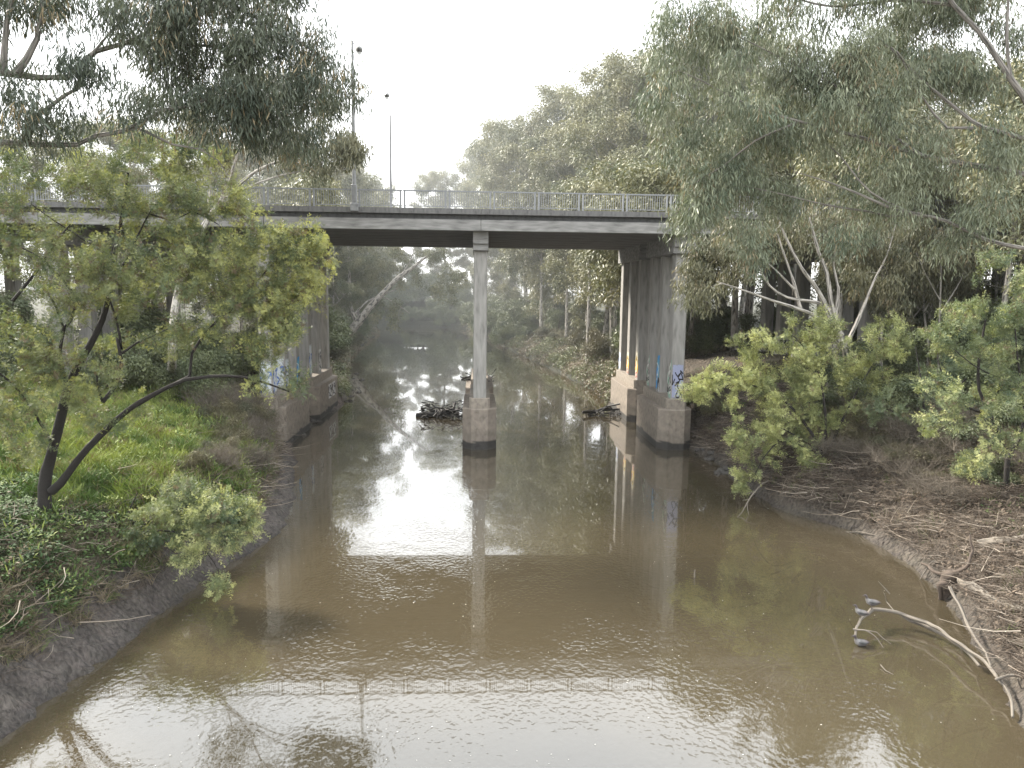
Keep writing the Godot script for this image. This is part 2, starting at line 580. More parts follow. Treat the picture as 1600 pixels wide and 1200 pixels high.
func make_materials() -> void:
	var soft := noise_tex(0.012, 3, [gv(0.62), gv(0.8), gv(0.9), gv(1.0)])
	var streak := noise_tex(0.02, 8, [gv(0.7), gv(0.87), gv(0.94), gv(1.0)], 5)
	var speck := noise_tex(0.05, 5, [gv(0.55), gv(0.85), gv(1.0)], 5)
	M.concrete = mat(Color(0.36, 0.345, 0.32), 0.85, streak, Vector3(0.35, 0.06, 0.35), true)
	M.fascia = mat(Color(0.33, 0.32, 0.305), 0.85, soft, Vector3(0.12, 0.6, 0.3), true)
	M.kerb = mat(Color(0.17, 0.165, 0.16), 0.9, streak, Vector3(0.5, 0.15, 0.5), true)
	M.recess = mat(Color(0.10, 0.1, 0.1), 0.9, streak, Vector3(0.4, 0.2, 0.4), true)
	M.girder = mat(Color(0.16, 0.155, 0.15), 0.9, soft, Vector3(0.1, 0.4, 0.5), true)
	M.footing = mat(Color(1, 1, 1), 0.85, streak, Vector3(0.3, 0.22, 0.3), true)
	M.footing.vertex_color_use_as_albedo = true
	M.road = mat(Color(0.06, 0.06, 0.06), 0.9, speck, Vector3(0.5, 0.5, 0.5), true)
	M.rail = mat(Color(0.22, 0.225, 0.23), 0.5)
	M.pole = mat(Color(0.3, 0.3, 0.3), 0.55, soft, Vector3(0.3, 0.3, 0.3), true)
	M.lamp = mat(Color(0.22, 0.22, 0.21), 0.5)
	M.lens = mat(Color(0.5, 0.5, 0.48), 0.3)
	M.soil = mat(Color.WHITE, 0.85, speck, Vector3(1.1, 1.1, 1.1))
	M.soil.vertex_color_use_as_albedo = true
	M.soil.heightmap_enabled = true
	M.soil.heightmap_texture = noise_tex(0.03, 21, [], 6)
	M.soil.heightmap_scale = 16.0
	M.gum_bark = mat(Color(0.42, 0.385, 0.34), 0.75, noise_tex(0.012, 31, [gv(0.35), gv(0.62), gv(0.95), gv(1.0), gv(0.85)], 4, 256), Vector3(2, 1.0, 1))
	M.grey_bark = mat(Color(0.27, 0.245, 0.215), 0.8, noise_tex(0.014, 33, [gv(0.4), gv(0.7), gv(1.0), gv(0.8)], 4, 256), Vector3(2, 1.0, 1))
	M.brown_bark = mat(Color(0.12, 0.09, 0.07), 0.9, speck, Vector3(2, 1.5, 1))
	M.dark_bark = mat(Color(0.028, 0.023, 0.02), 0.9, speck, Vector3(2, 1.5, 1))
	M.dead_wood = mat(Color(0.19, 0.165, 0.135), 0.85, noise_tex(0.014, 35, [gv(0.4), gv(0.75), gv(1.0), gv(0.8)], 4, 256), Vector3(2, 0.8, 1))
	M.wet_wood = mat(Color(0.03, 0.026, 0.022), 0.6, speck, Vector3(2, 1, 1))
	M.gum_leaf = leafy(0.5, 0.5)
	M.wattle_leaf = leafy(0.6, 0.7)
	M.herb = leafy(0.75, 0.5)
	M.stick = mat(Color.WHITE, 0.9)
	M.stick.vertex_color_use_as_albedo = true
	M.rock = mat(Color(0.11, 0.1, 0.09), 0.85, speck, Vector3(0.8, 0.8, 0.8), true)
	M.plume = mat(Color.WHITE, 0.7)
	M.plume.vertex_color_use_as_albedo = true
	M.foam = mat(Color(0.62, 0.6, 0.55), 0.7)

func make_water() -> void:
	var size := 1024
	var fine := FastNoiseLite.new()
	fine.seed = 41
	fine.frequency = 0.10
	fine.fractal_octaves = 3
	var wide := FastNoiseLite.new()
	wide.seed = 43
	wide.frequency = 0.016
	wide.fractal_octaves = 2
	var calm := FastNoiseLite.new()
	calm.seed = 47
	calm.frequency = 0.0055
	calm.fractal_octaves = 3
	calm.domain_warp_enabled = true
	calm.domain_warp_amplitude = 60.0
	var f := fine.get_seamless_image(size, size).get_data()
	var w := wide.get_seamless_image(size, size).get_data()
	var c := calm.get_seamless_image(size, size).get_data()
	var out := PackedFloat32Array()
	out.resize(size * size)
	for k in size * size:
		var s := clampf((c[k] - 95.0) / 90.0, 0.0, 1.0)
		out[k] = (w[k] * 0.5 + f[k] * (0.26 + 0.4 * s)) / 510.0
	var m := mat(Color(0.060, 0.048, 0.029), 0.03)
	m.metallic_specular = 0.71
	m.clearcoat_enabled = true
	m.clearcoat = 1.0
	m.clearcoat_roughness = 0.02
	m.heightmap_enabled = true
	m.heightmap_texture = ImageTexture.create_from_image(Image.create_from_data(size, size, false, Image.FORMAT_RF, out.to_byte_array()))
	m.heightmap_scale = 2.9
	var a := mb()
	for k in 12:
		var z0 := 11.0 - k * 26.0
		quad(a, Vector3(-110, 0, z0), Vector3(40, 0, z0), Vector3(40, 0, z0 - 26.0), Vector3(-110, 0, z0 - 26.0), Vector3.UP)
		for j in 4:
			var v: Vector3 = a.v[a.v.size() - 4 + j]
			a.uv[a.uv.size() - 4 + j] = Vector2(v.x / 19.0, v.z / 21.0)
	tag(put(done(a), "river", m), "muddy brown river reflecting the white sky and the bridge", "", "", "structure")
	# foam flecks adrift
	var disc := mb()
	for j in 6: tri(disc, Vector3.ZERO, Vector3(cos(j * TAU / 6), 0, sin(j * TAU / 6)), Vector3(cos((j + 1) * TAU / 6), 0, sin((j + 1) * TAU / 6)), Vector3.UP)
	var where := []
	var tints := []
	for k in 900:
		var z := -13.0 - 22.0 * pow(rnd(0, 1), 1.3)
		var x := rnd(shore(-1, z) + 0.3, shore(1, z) - 0.3)
		if na.get_noise_2d(x * 3.0 + z * 2.0, z * 9.0) + rnd(-0.2, 0.2) < 0.08: continue
		where.append(Transform3D(Basis(Vector3.UP, rnd(0, 6)).scaled(Vector3(rnd(0.6, 2.0), 1, rnd(0.6, 1.3)) * rnd(0.005, 0.012)), Vector3(x, 0.006, z)))
		tints.append(Color.WHITE)
	tag(scatter("foam_flecks", done(disc), M.foam, where, tints), "tiny pale flecks of foam drifting on the brown water", "foam", "", "stuff")

# ------------------------------------------------------------------ the bridge
const FRONT := -39.9
const BACK := -56.8
const UNDER := 12.1

func stain(tone: Color, wet: float):
	return func(v: Vector3) -> Color:
		var edge: float = wet + 0.14 * na.get_noise_2d(v.x * 7.0 + v.z * 5.0, 3.0)
		var c: Color = tone * (1.0 + 0.12 * nb.get_noise_2d((v.x + v.z) * 1.5, v.y * 12.0))
		return Color(0.05, 0.045, 0.04) if v.y < edge else (c * 0.82 if v.y < edge + 0.5 else c)

func pier(bridge: Node3D, x: float, foot: float, wet: bool, tall := 2.35) -> Node3D:
	var o := group_part("pier", bridge)
	var w := 0.37
	for half in 2:
		var z0 := -40.8 if half == 0 else -49.6
		var z1 := -47.4 if half == 0 else -56.9
		var a := mb()
		if wet:
			var ys := [-1.2, -0.2, 0.15, 0.25, 0.35, 0.45, 0.55, 0.7, 0.9, 1.2, 1.6, 2.0, tall]
			prism(a, rect(x - 0.96, x + 0.96, z1, z0, 0.5), ys, stain(Color(0.28, 0.238, 0.195), 0.42), 0.06)
			put(done(a), "footing", M.footing, o)
			a = mb()
			prism(a, rect(x - 0.58, x + 0.58, z1 + 0.35, z0 - 0.1, 0.12), [tall, tall + 0.25, tall + 0.6], stain(Color(0.31, 0.268, 0.222), -1.0), 0.03)
			put(done(a), "plinth", M.footing, o)
		var low := tall + 0.6 if wet else foot - 1.0
		for k in 3:
			var zc := lerpf(z0 - 0.55, z1 + 0.7, k / 2.0)
			put(beam(Vector3(x - w, low, zc - 0.42), Vector3(x + w, 11.1, zc + 0.42), 0.05), "column", M.concrete, o)
		var h := mb()
		# headstock with ends that taper upwards
		for s in [[11.1, 11.45, 0.0], [11.45, UNDER - 0.004, 0.0]]:
			prism(h, rect(x - (0.42 if wet and absf(x) < 1.0 else 0.6), x + (0.42 if wet and absf(x) < 1.0 else 0.6), z1 + 0.05, z0 + 0.35 if s[0] > 11.4 else z0 + 0.2, 0.02), [s[0], s[1] - (0.002 if s[0] < 11.4 else 0.0)])
		put(done(h), "headstock", M.fascia, o)
	return o

func make_bridge() -> Node3D:
	var o := base("road_bridge", Vector3.ZERO)
	tag(o, "grey concrete road bridge with slim piers and metal railings crossing the river", "bridge")
	var joints := [-57.0, -45.6, -34.2, -22.8, -11.3, 0.1, 10.4, 22.3, 33.8, 45.2, 57.0]
	var shared := {}
	for k in joints.size() - 1:
		var x0: float = joints[k] + 0.015
		var x1: float = joints[k + 1] - 0.015
		if k == 4: x1 = joints[k + 1] - 0.003
		if k == 5: x0 = joints[k + 1 - 1] + 0.003
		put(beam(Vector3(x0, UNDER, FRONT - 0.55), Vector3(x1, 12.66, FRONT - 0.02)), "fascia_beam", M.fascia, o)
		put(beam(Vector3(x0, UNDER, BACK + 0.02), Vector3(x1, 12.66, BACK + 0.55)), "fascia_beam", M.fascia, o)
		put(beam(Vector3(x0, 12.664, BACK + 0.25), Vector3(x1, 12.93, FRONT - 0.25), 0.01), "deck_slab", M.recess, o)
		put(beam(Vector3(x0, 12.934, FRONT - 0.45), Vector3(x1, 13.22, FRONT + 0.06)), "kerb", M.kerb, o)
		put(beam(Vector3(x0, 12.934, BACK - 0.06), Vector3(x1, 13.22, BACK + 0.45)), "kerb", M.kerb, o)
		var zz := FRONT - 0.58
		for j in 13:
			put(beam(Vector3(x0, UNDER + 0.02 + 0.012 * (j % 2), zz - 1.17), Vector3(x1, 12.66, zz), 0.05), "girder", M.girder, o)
			zz -= 1.2
	put(beam(Vector3(-57, 12.934, BACK + 0.5), Vector3(57, 13.04, FRONT - 0.5), 0.01), "road_surface", M.road, o)
	# railings: panels of two posts, two rails and a row of balusters
	var pitch := 2.37
	var bars := mb()
	for k in 17:
		prism(bars, rect(0.24 + k * 0.125 - 0.014, 0.24 + k * 0.125 + 0.014, -0.014, 0.014), [0.12, 0.87])
	var bars_mesh := done(bars)
	var post := beam(Vector3(-0.05, 0, -0.045), Vector3(0.05, 0.9, 0.045), 0.006)
	var rail := beam(Vector3(0.02, 0.87, -0.045), Vector3(pitch - 0.02, 0.94, 0.045), 0.012)
	var low := beam(Vector3(0.04, 0.09, -0.02), Vector3(pitch - 0.04, 0.13, 0.02), 0.006)
	for edge in [FRONT - 0.12, BACK + 0.12]:
		for k in range(-23, 24):
			var x: float = -11.15 + (k + 4) * pitch
			if x < -57 or x > 54: continue
			var pn := group_part("railing_panel", o)
			pn.position = Vector3(x, 13.22, edge)
			put(post, "post", M.rail, pn, Vector3(0.11, 0, 0))
			put(post, "post", M.rail, pn, Vector3(pitch - 0.11, 0, 0))
			put(rail, "top_rail", M.rail, pn)
			put(low, "bottom_rail", M.rail, pn)
			put(bars_mesh, "balusters", M.rail, pn, Vector3.ZERO, "stuff")
	for q in [[-45.6, 4.0, false], [-34.2, 4.0, false], [-22.7, 3.5, false], [-11.7, 0.0, true], [0.1, 0.0, true], [11.3, 0.0, true], [22.3, 3.0, false], [33.8, 4.0, false], [45.2, 4.0, false]]:
		pier(o, q[0], q[1], q[2])
	return o

# graffiti: flat paint; drawn into a small picture with a round brush
func stroke(im: Image, pts: Array, r: float, c: Color) -> void:
	var sm := PackedVector2Array()
	for k in pts.size() - 1:
		var n := maxi(2, int((pts[k + 1] - pts[k]).length()))
		for j in n:
			sm.append(pts[k].cubic_interpolate(pts[k + 1], pts[maxi(k - 1, 0)], pts[mini(k + 2, pts.size() - 1)], float(j) / n))
	for p in sm:
		for y in range(int(p.y - r), int(p.y + r) + 2):
			for x in range(int(p.x - r), int(p.x + r) + 2):
				if x >= 0 and y >= 0 and x < im.get_width() and y < im.get_height() and Vector2(x, y).distance_to(p) <= r: im.set_pixel(x, y, c)

func paint(w: int, h: int, patch: Color, inks: Array, seed_: int, ragged := 0.0) -> StandardMaterial3D:
	R.seed = seed_
	var im := Image.create(w, h, false, Image.FORMAT_RGBA8)
	im.fill(Color(0.4, 0.38, 0.35, 0.0))
	if patch.a > 0.0:
		for y in h:
			for x in w:
				var e := minf(minf(x, w - 1 - x), minf(y, h - 1 - y))
				if e + ragged * nb.get_noise_2d(x * 9.0, y * 9.0 + seed_ * 40.0) > ragged * 0.5:
					var q := patch * (1.0 + 0.12 * nb.get_noise_2d(x * 5.0, y * 5.0))
					im.set_pixel(x, y, Color(q.r, q.g, q.b, 1))
	for ink in inks:
		for n in int(ink[1]):
			var p := Vector2(rnd(0.15, 0.85) * w, rnd(0.1, 0.9) * h)
			var pts := [p]
			for j in 5: pts.append(Vector2(clampf(pts[j].x + rnd(-0.35, 0.35) * w, 2, w - 3), clampf(pts[j].y + rnd(-0.16, 0.18) * h, 2, h - 3)))
			stroke(im, pts, ink[2], ink[0])
	var m := StandardMaterial3D.new()
	m.albedo_texture = ImageTexture.create_from_image(im)
	m.roughness = 0.7
	m.transparency = BaseMaterial3D.TRANSPARENCY_ALPHA_SCISSOR
	m.alpha_scissor_threshold = 0.5
	return m

func daub(pier_part: Node, at: Vector3, w: float, h: float, side: Vector3, m: Material) -> void:   # a sheet of paint on a face turned towards side
	var a := mb()
	var u := Vector3.UP.cross(side)
	var p := at - u * w * 0.5
	var k: int = 0
	a.v.append_array([p, p + u * w, p + u * w + Vector3.UP * h, p + Vector3.UP * h])
	a.uv.append_array([Vector2(0, 1), Vector2(1, 1), Vector2(1, 0), Vector2(0, 0)])
	a.i.append_array([k, k + 2, k + 1, k, k + 3, k + 2])
	put(done(a), "graffiti", m, pier_part)

func make_graffiti(bridge: Node3D) -> void:
	var piers := bridge.find_children("pier*", "Node3D", false, false)
	var l = piers[3]
	var r = piers[5]
	var far_r = piers[6]
	var black := Color(0.05, 0.05, 0.07)
	var white := Color(0.85, 0.86, 0.88)
	var mauve := paint(48, 96, Color(0.60, 0.62, 0.72), [[black, 5, 1.8]], 5, 3.0)
	var blue := paint(64, 96, Color(0.36, 0.62, 0.74), [[Color(0.1, 0.12, 0.16), 3, 6.0], [Color(0.2, 0.55, 0.8), 3, 5.0], [white, 3, 2.0]], 7, 16.0)
	var green := paint(64, 96, Color(0, 0, 0, 0), [[Color(0.55, 0.68, 0.6), 4, 5.0], [Color(0.8, 0.8, 0.78), 3, 3.0], [black, 3, 1.6]], 9)
	var warm := paint(48, 96, Color(0.82, 0.8, 0.72), [[Color(0.88, 0.74, 0.2), 3, 4.0], [Color(0.6, 0.2, 0.22), 3, 2.0], [black, 2, 1.6]], 11, 10.0)
	var pale := paint(64, 96, Color(0.78, 0.8, 0.82), [[Color(0.35, 0.45, 0.68), 3, 3.0], [black, 2, 1.4]], 13, 8.0)
	var tagm := paint(64, 64, Color(0.72, 0.71, 0.7), [[black, 8, 1.8]], 15, 2.0)
	var sx := 11.3 - 0.37 - 0.003
	daub(r, Vector3(11.3, 3.0, -40.927), 0.66, 1.95, Vector3.BACK, mauve)
	for q in [[-41.35, green, 1.9], [-44.025, blue, 1.9], [-46.7, green, 1.7]]: daub(r, Vector3(sx, 3.0, q[0]), 0.8, q[2] * 1.15, Vector3.LEFT, q[1])
	for q in [[-50.15, warm, 2.0], [-53.175, warm, 1.7], [-56.2, pale, 1.4]]: daub(r, Vector3(sx, 3.0, q[0]), 0.8, q[2], Vector3.LEFT, q[1])
	sx = -11.7 + 0.37 + 0.003
	for q in [[-41.35, pale, 2.0], [-44.025, pale, 1.8], [-46.7, blue, 1.6], [-50.15, pale, 2.2], [-53.175, tagm, 1.6]]: daub(l, Vector3(sx, 3.05, q[0]), 0.8, q[2], Vector3.RIGHT, q[1])
	for z in [-41.35, -44.025]: daub(l, Vector3(-11.7, 3.1, z + 0.423), 0.66, 1.9, Vector3.BACK, pale)
	for z in [-53.6, -55.0]: daub(l, Vector3(-11.7 + 0.963, 1.0, z), 1.15, 1.1, Vector3.RIGHT, tagm)
	for k in 6:
		var z: float = [-41.35, -44.025, -46.7, -50.15, -53.175, -56.2][k]
		daub(far_r, Vector3(22.3, 4.4, z + 0.423), 0.62, 1.5, Vector3.BACK, tagm)
		daub(far_r, Vector3(22.3 - 0.373, 4.4, z), 0.75, 1.5, Vector3.LEFT, tagm)

func lamp_post(at: Vector3, top: float, arm: Vector3, label: String) -> void:
	var o := base("street_lamp", at)
	tag(o, label, "street lamp", "street lamps on the bridge")
	var a := mb()
	var h := top - at.y
	tube(a, PackedVector3Array([Vector3.ZERO, Vector3(0, 1.0, 0), Vector3(0, h * 0.55, 0), Vector3(0, h, 0)]), PackedFloat32Array([0.11, 0.105, 0.085, 0.06]), 10)
	put(done(a), "pole", M.pole, o)
	put(beam(Vector3(-0.2, -0.3, -0.2), Vector3(0.2, 0.1, 0.2), 0.04), "base_block", M.pole, o)
	put(beam(Vector3(-0.13, 0.1, -0.13), Vector3(0.13, 1.05, 0.13), 0.03), "sleeve", M.pole, o)
	a = mb()
	var e := Vector3(0, h, 0) + arm
	var sm := smooth([Vector3(0, h - 0.1, 0), Vector3(0, h - 0.1, 0) + arm * 0.35 + Vector3.UP * 0.05, e], 0.03, 0.025, 0.2)
	tube(a, sm[0], sm[1], 6)
	put(done(a), "arm", M.pole, o)
	a = mb()
	var d := Vector3(arm.x, 0, arm.z).normalized()
	tube(a, PackedVector3Array([e, e + d * 0.1, e + d * 0.3, e + d * 0.5, e + d * 0.62]), PackedFloat32Array([0.05, 0.14, 0.2, 0.16, 0.04]), 10)
	put(done(a), "lamp_head", M.lamp, o)
	a = mb()
	tube(a, PackedVector3Array([e + d * 0.34 + Vector3.DOWN * 0.15, e + d * 0.34 + Vector3.DOWN * 0.24]), PackedFloat32Array([0.14, 0.1]), 10)
	put(done(a), "lens", M.lens, o)

# ------------------------------------------------------------------ wood, rocks and birds
func wood(called: String, label: String, category: String, group: String, m: Material, limbs: Array) -> Node3D:   # limbs: [points, r0, r1, part]
	var at: Vector3 = limbs[0][0][0]
	var o := base(called, at)
	tag(o, label, category, group)
	for lb in limbs:
		var pts := []
		for q in lb[0].size():
			if q > 0:
				var gap: float = (lb[0][q] - lb[0][q - 1]).length()
				pts.append(lb[0][q].lerp(lb[0][q - 1], rnd(0.35, 0.65)) - at + ball() * minf(gap * 0.07, 0.07))
			pts.append(lb[0][q] - at)
		var sm := smooth(pts, lb[1], lb[2], 0.06, 1.0)
		var a := mb()
		tube(a, sm[0], sm[1], 9, 0.7)
		put(done(a), lb[3], m, o)
	return o

func WL(flat: Array) -> Array:   # x, y, height triples
	var out := []
	for k in flat.size() / 3: out.append(W(flat[3 * k], flat[3 * k + 1], flat[3 * k + 2]))
	return out

func GL(flat: Array, lift: float) -> Array:   # x, y pairs, on the ground
	var out := []
	for k in flat.size() / 2: out.append(G(flat[2 * k], flat[2 * k + 1]) + Vector3.UP * lift)
	return out

func duck(at: Vector3, turn: float, label: String, swims: bool, size := 1.0) -> void:
	var o := base("duck", at)
	o.rotation.y = turn
	o.scale = Vector3.ONE * size
	tag(o, label, "duck", "ducks by the fallen branch")
	var a := mb()
	var grey := Color(0.10, 0.095, 0.095)
	var dark := Color(0.06, 0.05, 0.05)
	var pale := Color(0.26, 0.25, 0.24)
	var y := 0.05 if swims else 0.17
	var pts := PackedVector3Array([Vector3(-0.27, y + 0.08, 0), Vector3(-0.2, y + 0.07, 0), Vector3(-0.1, y + 0.05, 0), Vector3(0.03, y + 0.05, 0), Vector3(0.13, y + 0.09, 0), Vector3(0.17, y + 0.16, 0), Vector3(0.18, y + 0.22, 0), Vector3(0.205, y + 0.27, 0), Vector3(0.24, y + 0.28, 0), Vector3(0.27, y + 0.27, 0), Vector3(0.32, y + 0.255, 0)])
	tube(a, pts, PackedFloat32Array([0.02, 0.05, 0.095, 0.115, 0.095, 0.06, 0.042, 0.048, 0.045, 0.022, 0.012]), 10, 0.0, [dark, dark, grey, grey, pale, pale, dark, dark, dark, dark, dark])
	put(done(a), "body", M.plume, o)
	for s in [-1.0, 1.0]:
		a = mb()
		tube(a, PackedVector3Array([Vector3(0.1, y + 0.1, 0.09 * s), Vector3(0.0, y + 0.1, 0.115 * s), Vector3(-0.12, y + 0.1, 0.09 * s), Vector3(-0.24, y + 0.11, 0.03 * s)]), PackedFloat32Array([0.02, 0.045, 0.04, 0.01]), 6, 0.0, [grey, Color(0.05, 0.05, 0.05), grey, dark])
		put(done(a), "wing", M.plume, o)
		if not swims:
			a = mb()
			tube(a, PackedVector3Array([Vector3(0.0, y - 0.02, 0.04 * s), Vector3(0.01, 0.01, 0.045 * s), Vector3(0.06, 0.0, 0.05 * s)]), PackedFloat32Array([0.012, 0.009, 0.006]), 5, 0.0, [dark, dark, dark])
			put(done(a), "leg", M.plume, o)

func rock_mesh(seed_: int) -> ArrayMesh:
	var s := SphereMesh.new()
	s.radial_segments = 12
	s.rings = 7
	s.radius = 0.5
	s.height = 1.0
	var arr := s.get_mesh_arrays()
	var v: PackedVector3Array = arr[Mesh.ARRAY_VERTEX]
	for k in v.size():
		var d := v[k].normalized()
		v[k] = d * (0.42 + 0.3 * na.get_noise_3d(d.x * 14.0 + seed_ * 31.0, d.y * 14.0, d.z * 14.0))
	arr[Mesh.ARRAY_VERTEX] = v
	arr[Mesh.ARRAY_NORMAL] = null
	arr[Mesh.ARRAY_TANGENT] = null
	var m := ArrayMesh.new()
	m.add_surface_from_arrays(Mesh.PRIMITIVE_TRIANGLES, arr)
	return m

# ------------------------------------------------------------------ trees that stand further off
func wild_gum(called: String, label: String, group: String, at: Vector3, h: float, reach: float, seed_: int, k: Dictionary, girth := 0.02, bare := 0.35) -> Node3D:
	R.seed = seed_
	var lean := Vector3(rnd(-1, 1), 0, rnd(-1, 1)) * h * 0.07
	var trunk := [at - Vector3.UP * 0.4, at + lean * 0.3 + Vector3.UP * h * 0.3, at + lean * 0.5 + Vector3.UP * h * 0.6, at + lean + Vector3.UP * h * 0.88]
	var limbs := [[trunk, h * girth, h * girth * 0.25, "trunk"]]
	var blobs := [[at + lean + Vector3.UP * h * 0.9, Vector3(reach * 0.4, h * 0.09, reach * 0.4), int(k.n * 0.8)]]
	var n: int = k.get("limbs", 8)
	var a0 := rnd(0, TAU)
	for j in n:
		var t := lerpf(bare, 0.85, (j + 0.5) / n)
		var s: Vector3 = at + lean * t + Vector3.UP * h * t
		var w := a0 + j * 2.4 + rnd(-0.4, 0.4)
		var out := Vector3(cos(w), 0, sin(w)) * reach * (1.05 - 0.55 * t) * rnd(0.7, 1.1)
		var e := s + out + Vector3.UP * h * rnd(0.08, 0.2)
		limbs.append([[s, s + out * 0.4 + Vector3.UP * h * 0.05 + ball() * 0.03 * h, e], h * girth * 0.4 * (1.1 - t * 0.6), h * 0.0025, "limb"])
		blobs.append([e, Vector3(reach * 0.42, h * 0.075, reach * 0.42) * rnd(0.8, 1.2), k.n])
		if k.get("low", 0.0) > rnd(0, 1): blobs.append([s + out * 0.6 - Vector3.UP * h * 0.08, Vector3(reach * 0.35, h * 0.07, reach * 0.35), int(k.n * 0.6)])
	return make_tree(called, label, "tree", group, at, limbs, blobs, k)

func wild_shrub(called: String, label: String, group: String, at: Vector3, h: float, reach: float, seed_: int, k: Dictionary) -> Node3D:
	R.seed = seed_
	var limbs := []
	var blobs := []
	for j in 6:
		var w := j * TAU / 6 + rnd(-0.4, 0.4)
		var e := at + Vector3(cos(w) * reach * rnd(0.3, 0.8), h * rnd(0.5, 0.95), sin(w) * reach * rnd(0.3, 0.8))
		limbs.append([[at - Vector3.UP * 0.1, at.lerp(e, 0.5) + Vector3.UP * h * 0.1 + ball() * 0.1 * h, e], 0.03 * h, 0.008, "stem"])
		blobs.append([e - Vector3.UP * h * 0.12, Vector3(reach * 0.5, h * 0.3, reach * 0.5), k.n])
	return make_tree(called, label, "shrub", group, at, limbs, blobs, k)

func stand(x: float, z: float) -> Vector3: return Vector3(x, ground(x, z) - 0.1, z)

func seen_at(p: Vector3) -> Vector2:
	var q := look.inverse() * (p - eye)
	return Vector2(800.0 + LENS * q.x / -q.z, 600.0 - LENS * q.y / -q.z)

func single_out() -> void:   # things that share a label get the place that tells each from its like
	var names := ["first", "second", "third", "fourth", "fifth", "sixth", "seventh", "eighth", "ninth", "tenth", "eleventh", "twelfth", "thirteenth", "fourteenth", "fifteenth", "sixteenth", "seventeenth", "eighteenth", "nineteenth"]
	var tens := ["", "", "twenty", "thirty", "forty", "fifty"]
	var marks := [[60, "forked wattle trunk"], [268, "pale left trunk"], [415, "left deck joint"], [495, "left pier"], [553, "near lamp post"], [640, "leaning gum"], [750, "middle pier"], [870, "right span"], [985, "right pier"], [1090, "right footing"], [1230, "next pier"], [1320, "many-stemmed gum"], [1455, "paired saplings"], [1570, "leaning wattle"]]
	var like := {}
	for o in get_children():
		if o is Node3D and o.has_meta("label") and o.has_meta("category"):
			var l: String = o.get_meta("label")
			if not like.has(l): like[l] = []
			like[l].append(o)
	for l in like:
		var all: Array = like[l]
		if all.size() < 2: continue
		all.sort_custom(func(p, q): return seen_at(p.position).x < seen_at(q.position).x)
		for k in all.size():
			var px := seen_at(all[k].position).x
			var best = marks[0]
			for m in marks:
				if absf(m[0] - px) < absf(best[0] - px): best = m
			var word: String = names[k] if k < 19 else (tens[(k + 1) / 10] + ("-" + names[(k + 1) % 10 - 1] if (k + 1) % 10 else ""))
			if k == 0: word = "leftmost"
			elif k == all.size() - 1: word = "rightmost"
			else: word += " from left"
			all[k].set_meta("label", "%s, %s, %s %s" % [l, word, "left of" if px < best[0] - 8 else ("right of" if px > best[0] + 8 else "behind"), best[1]])

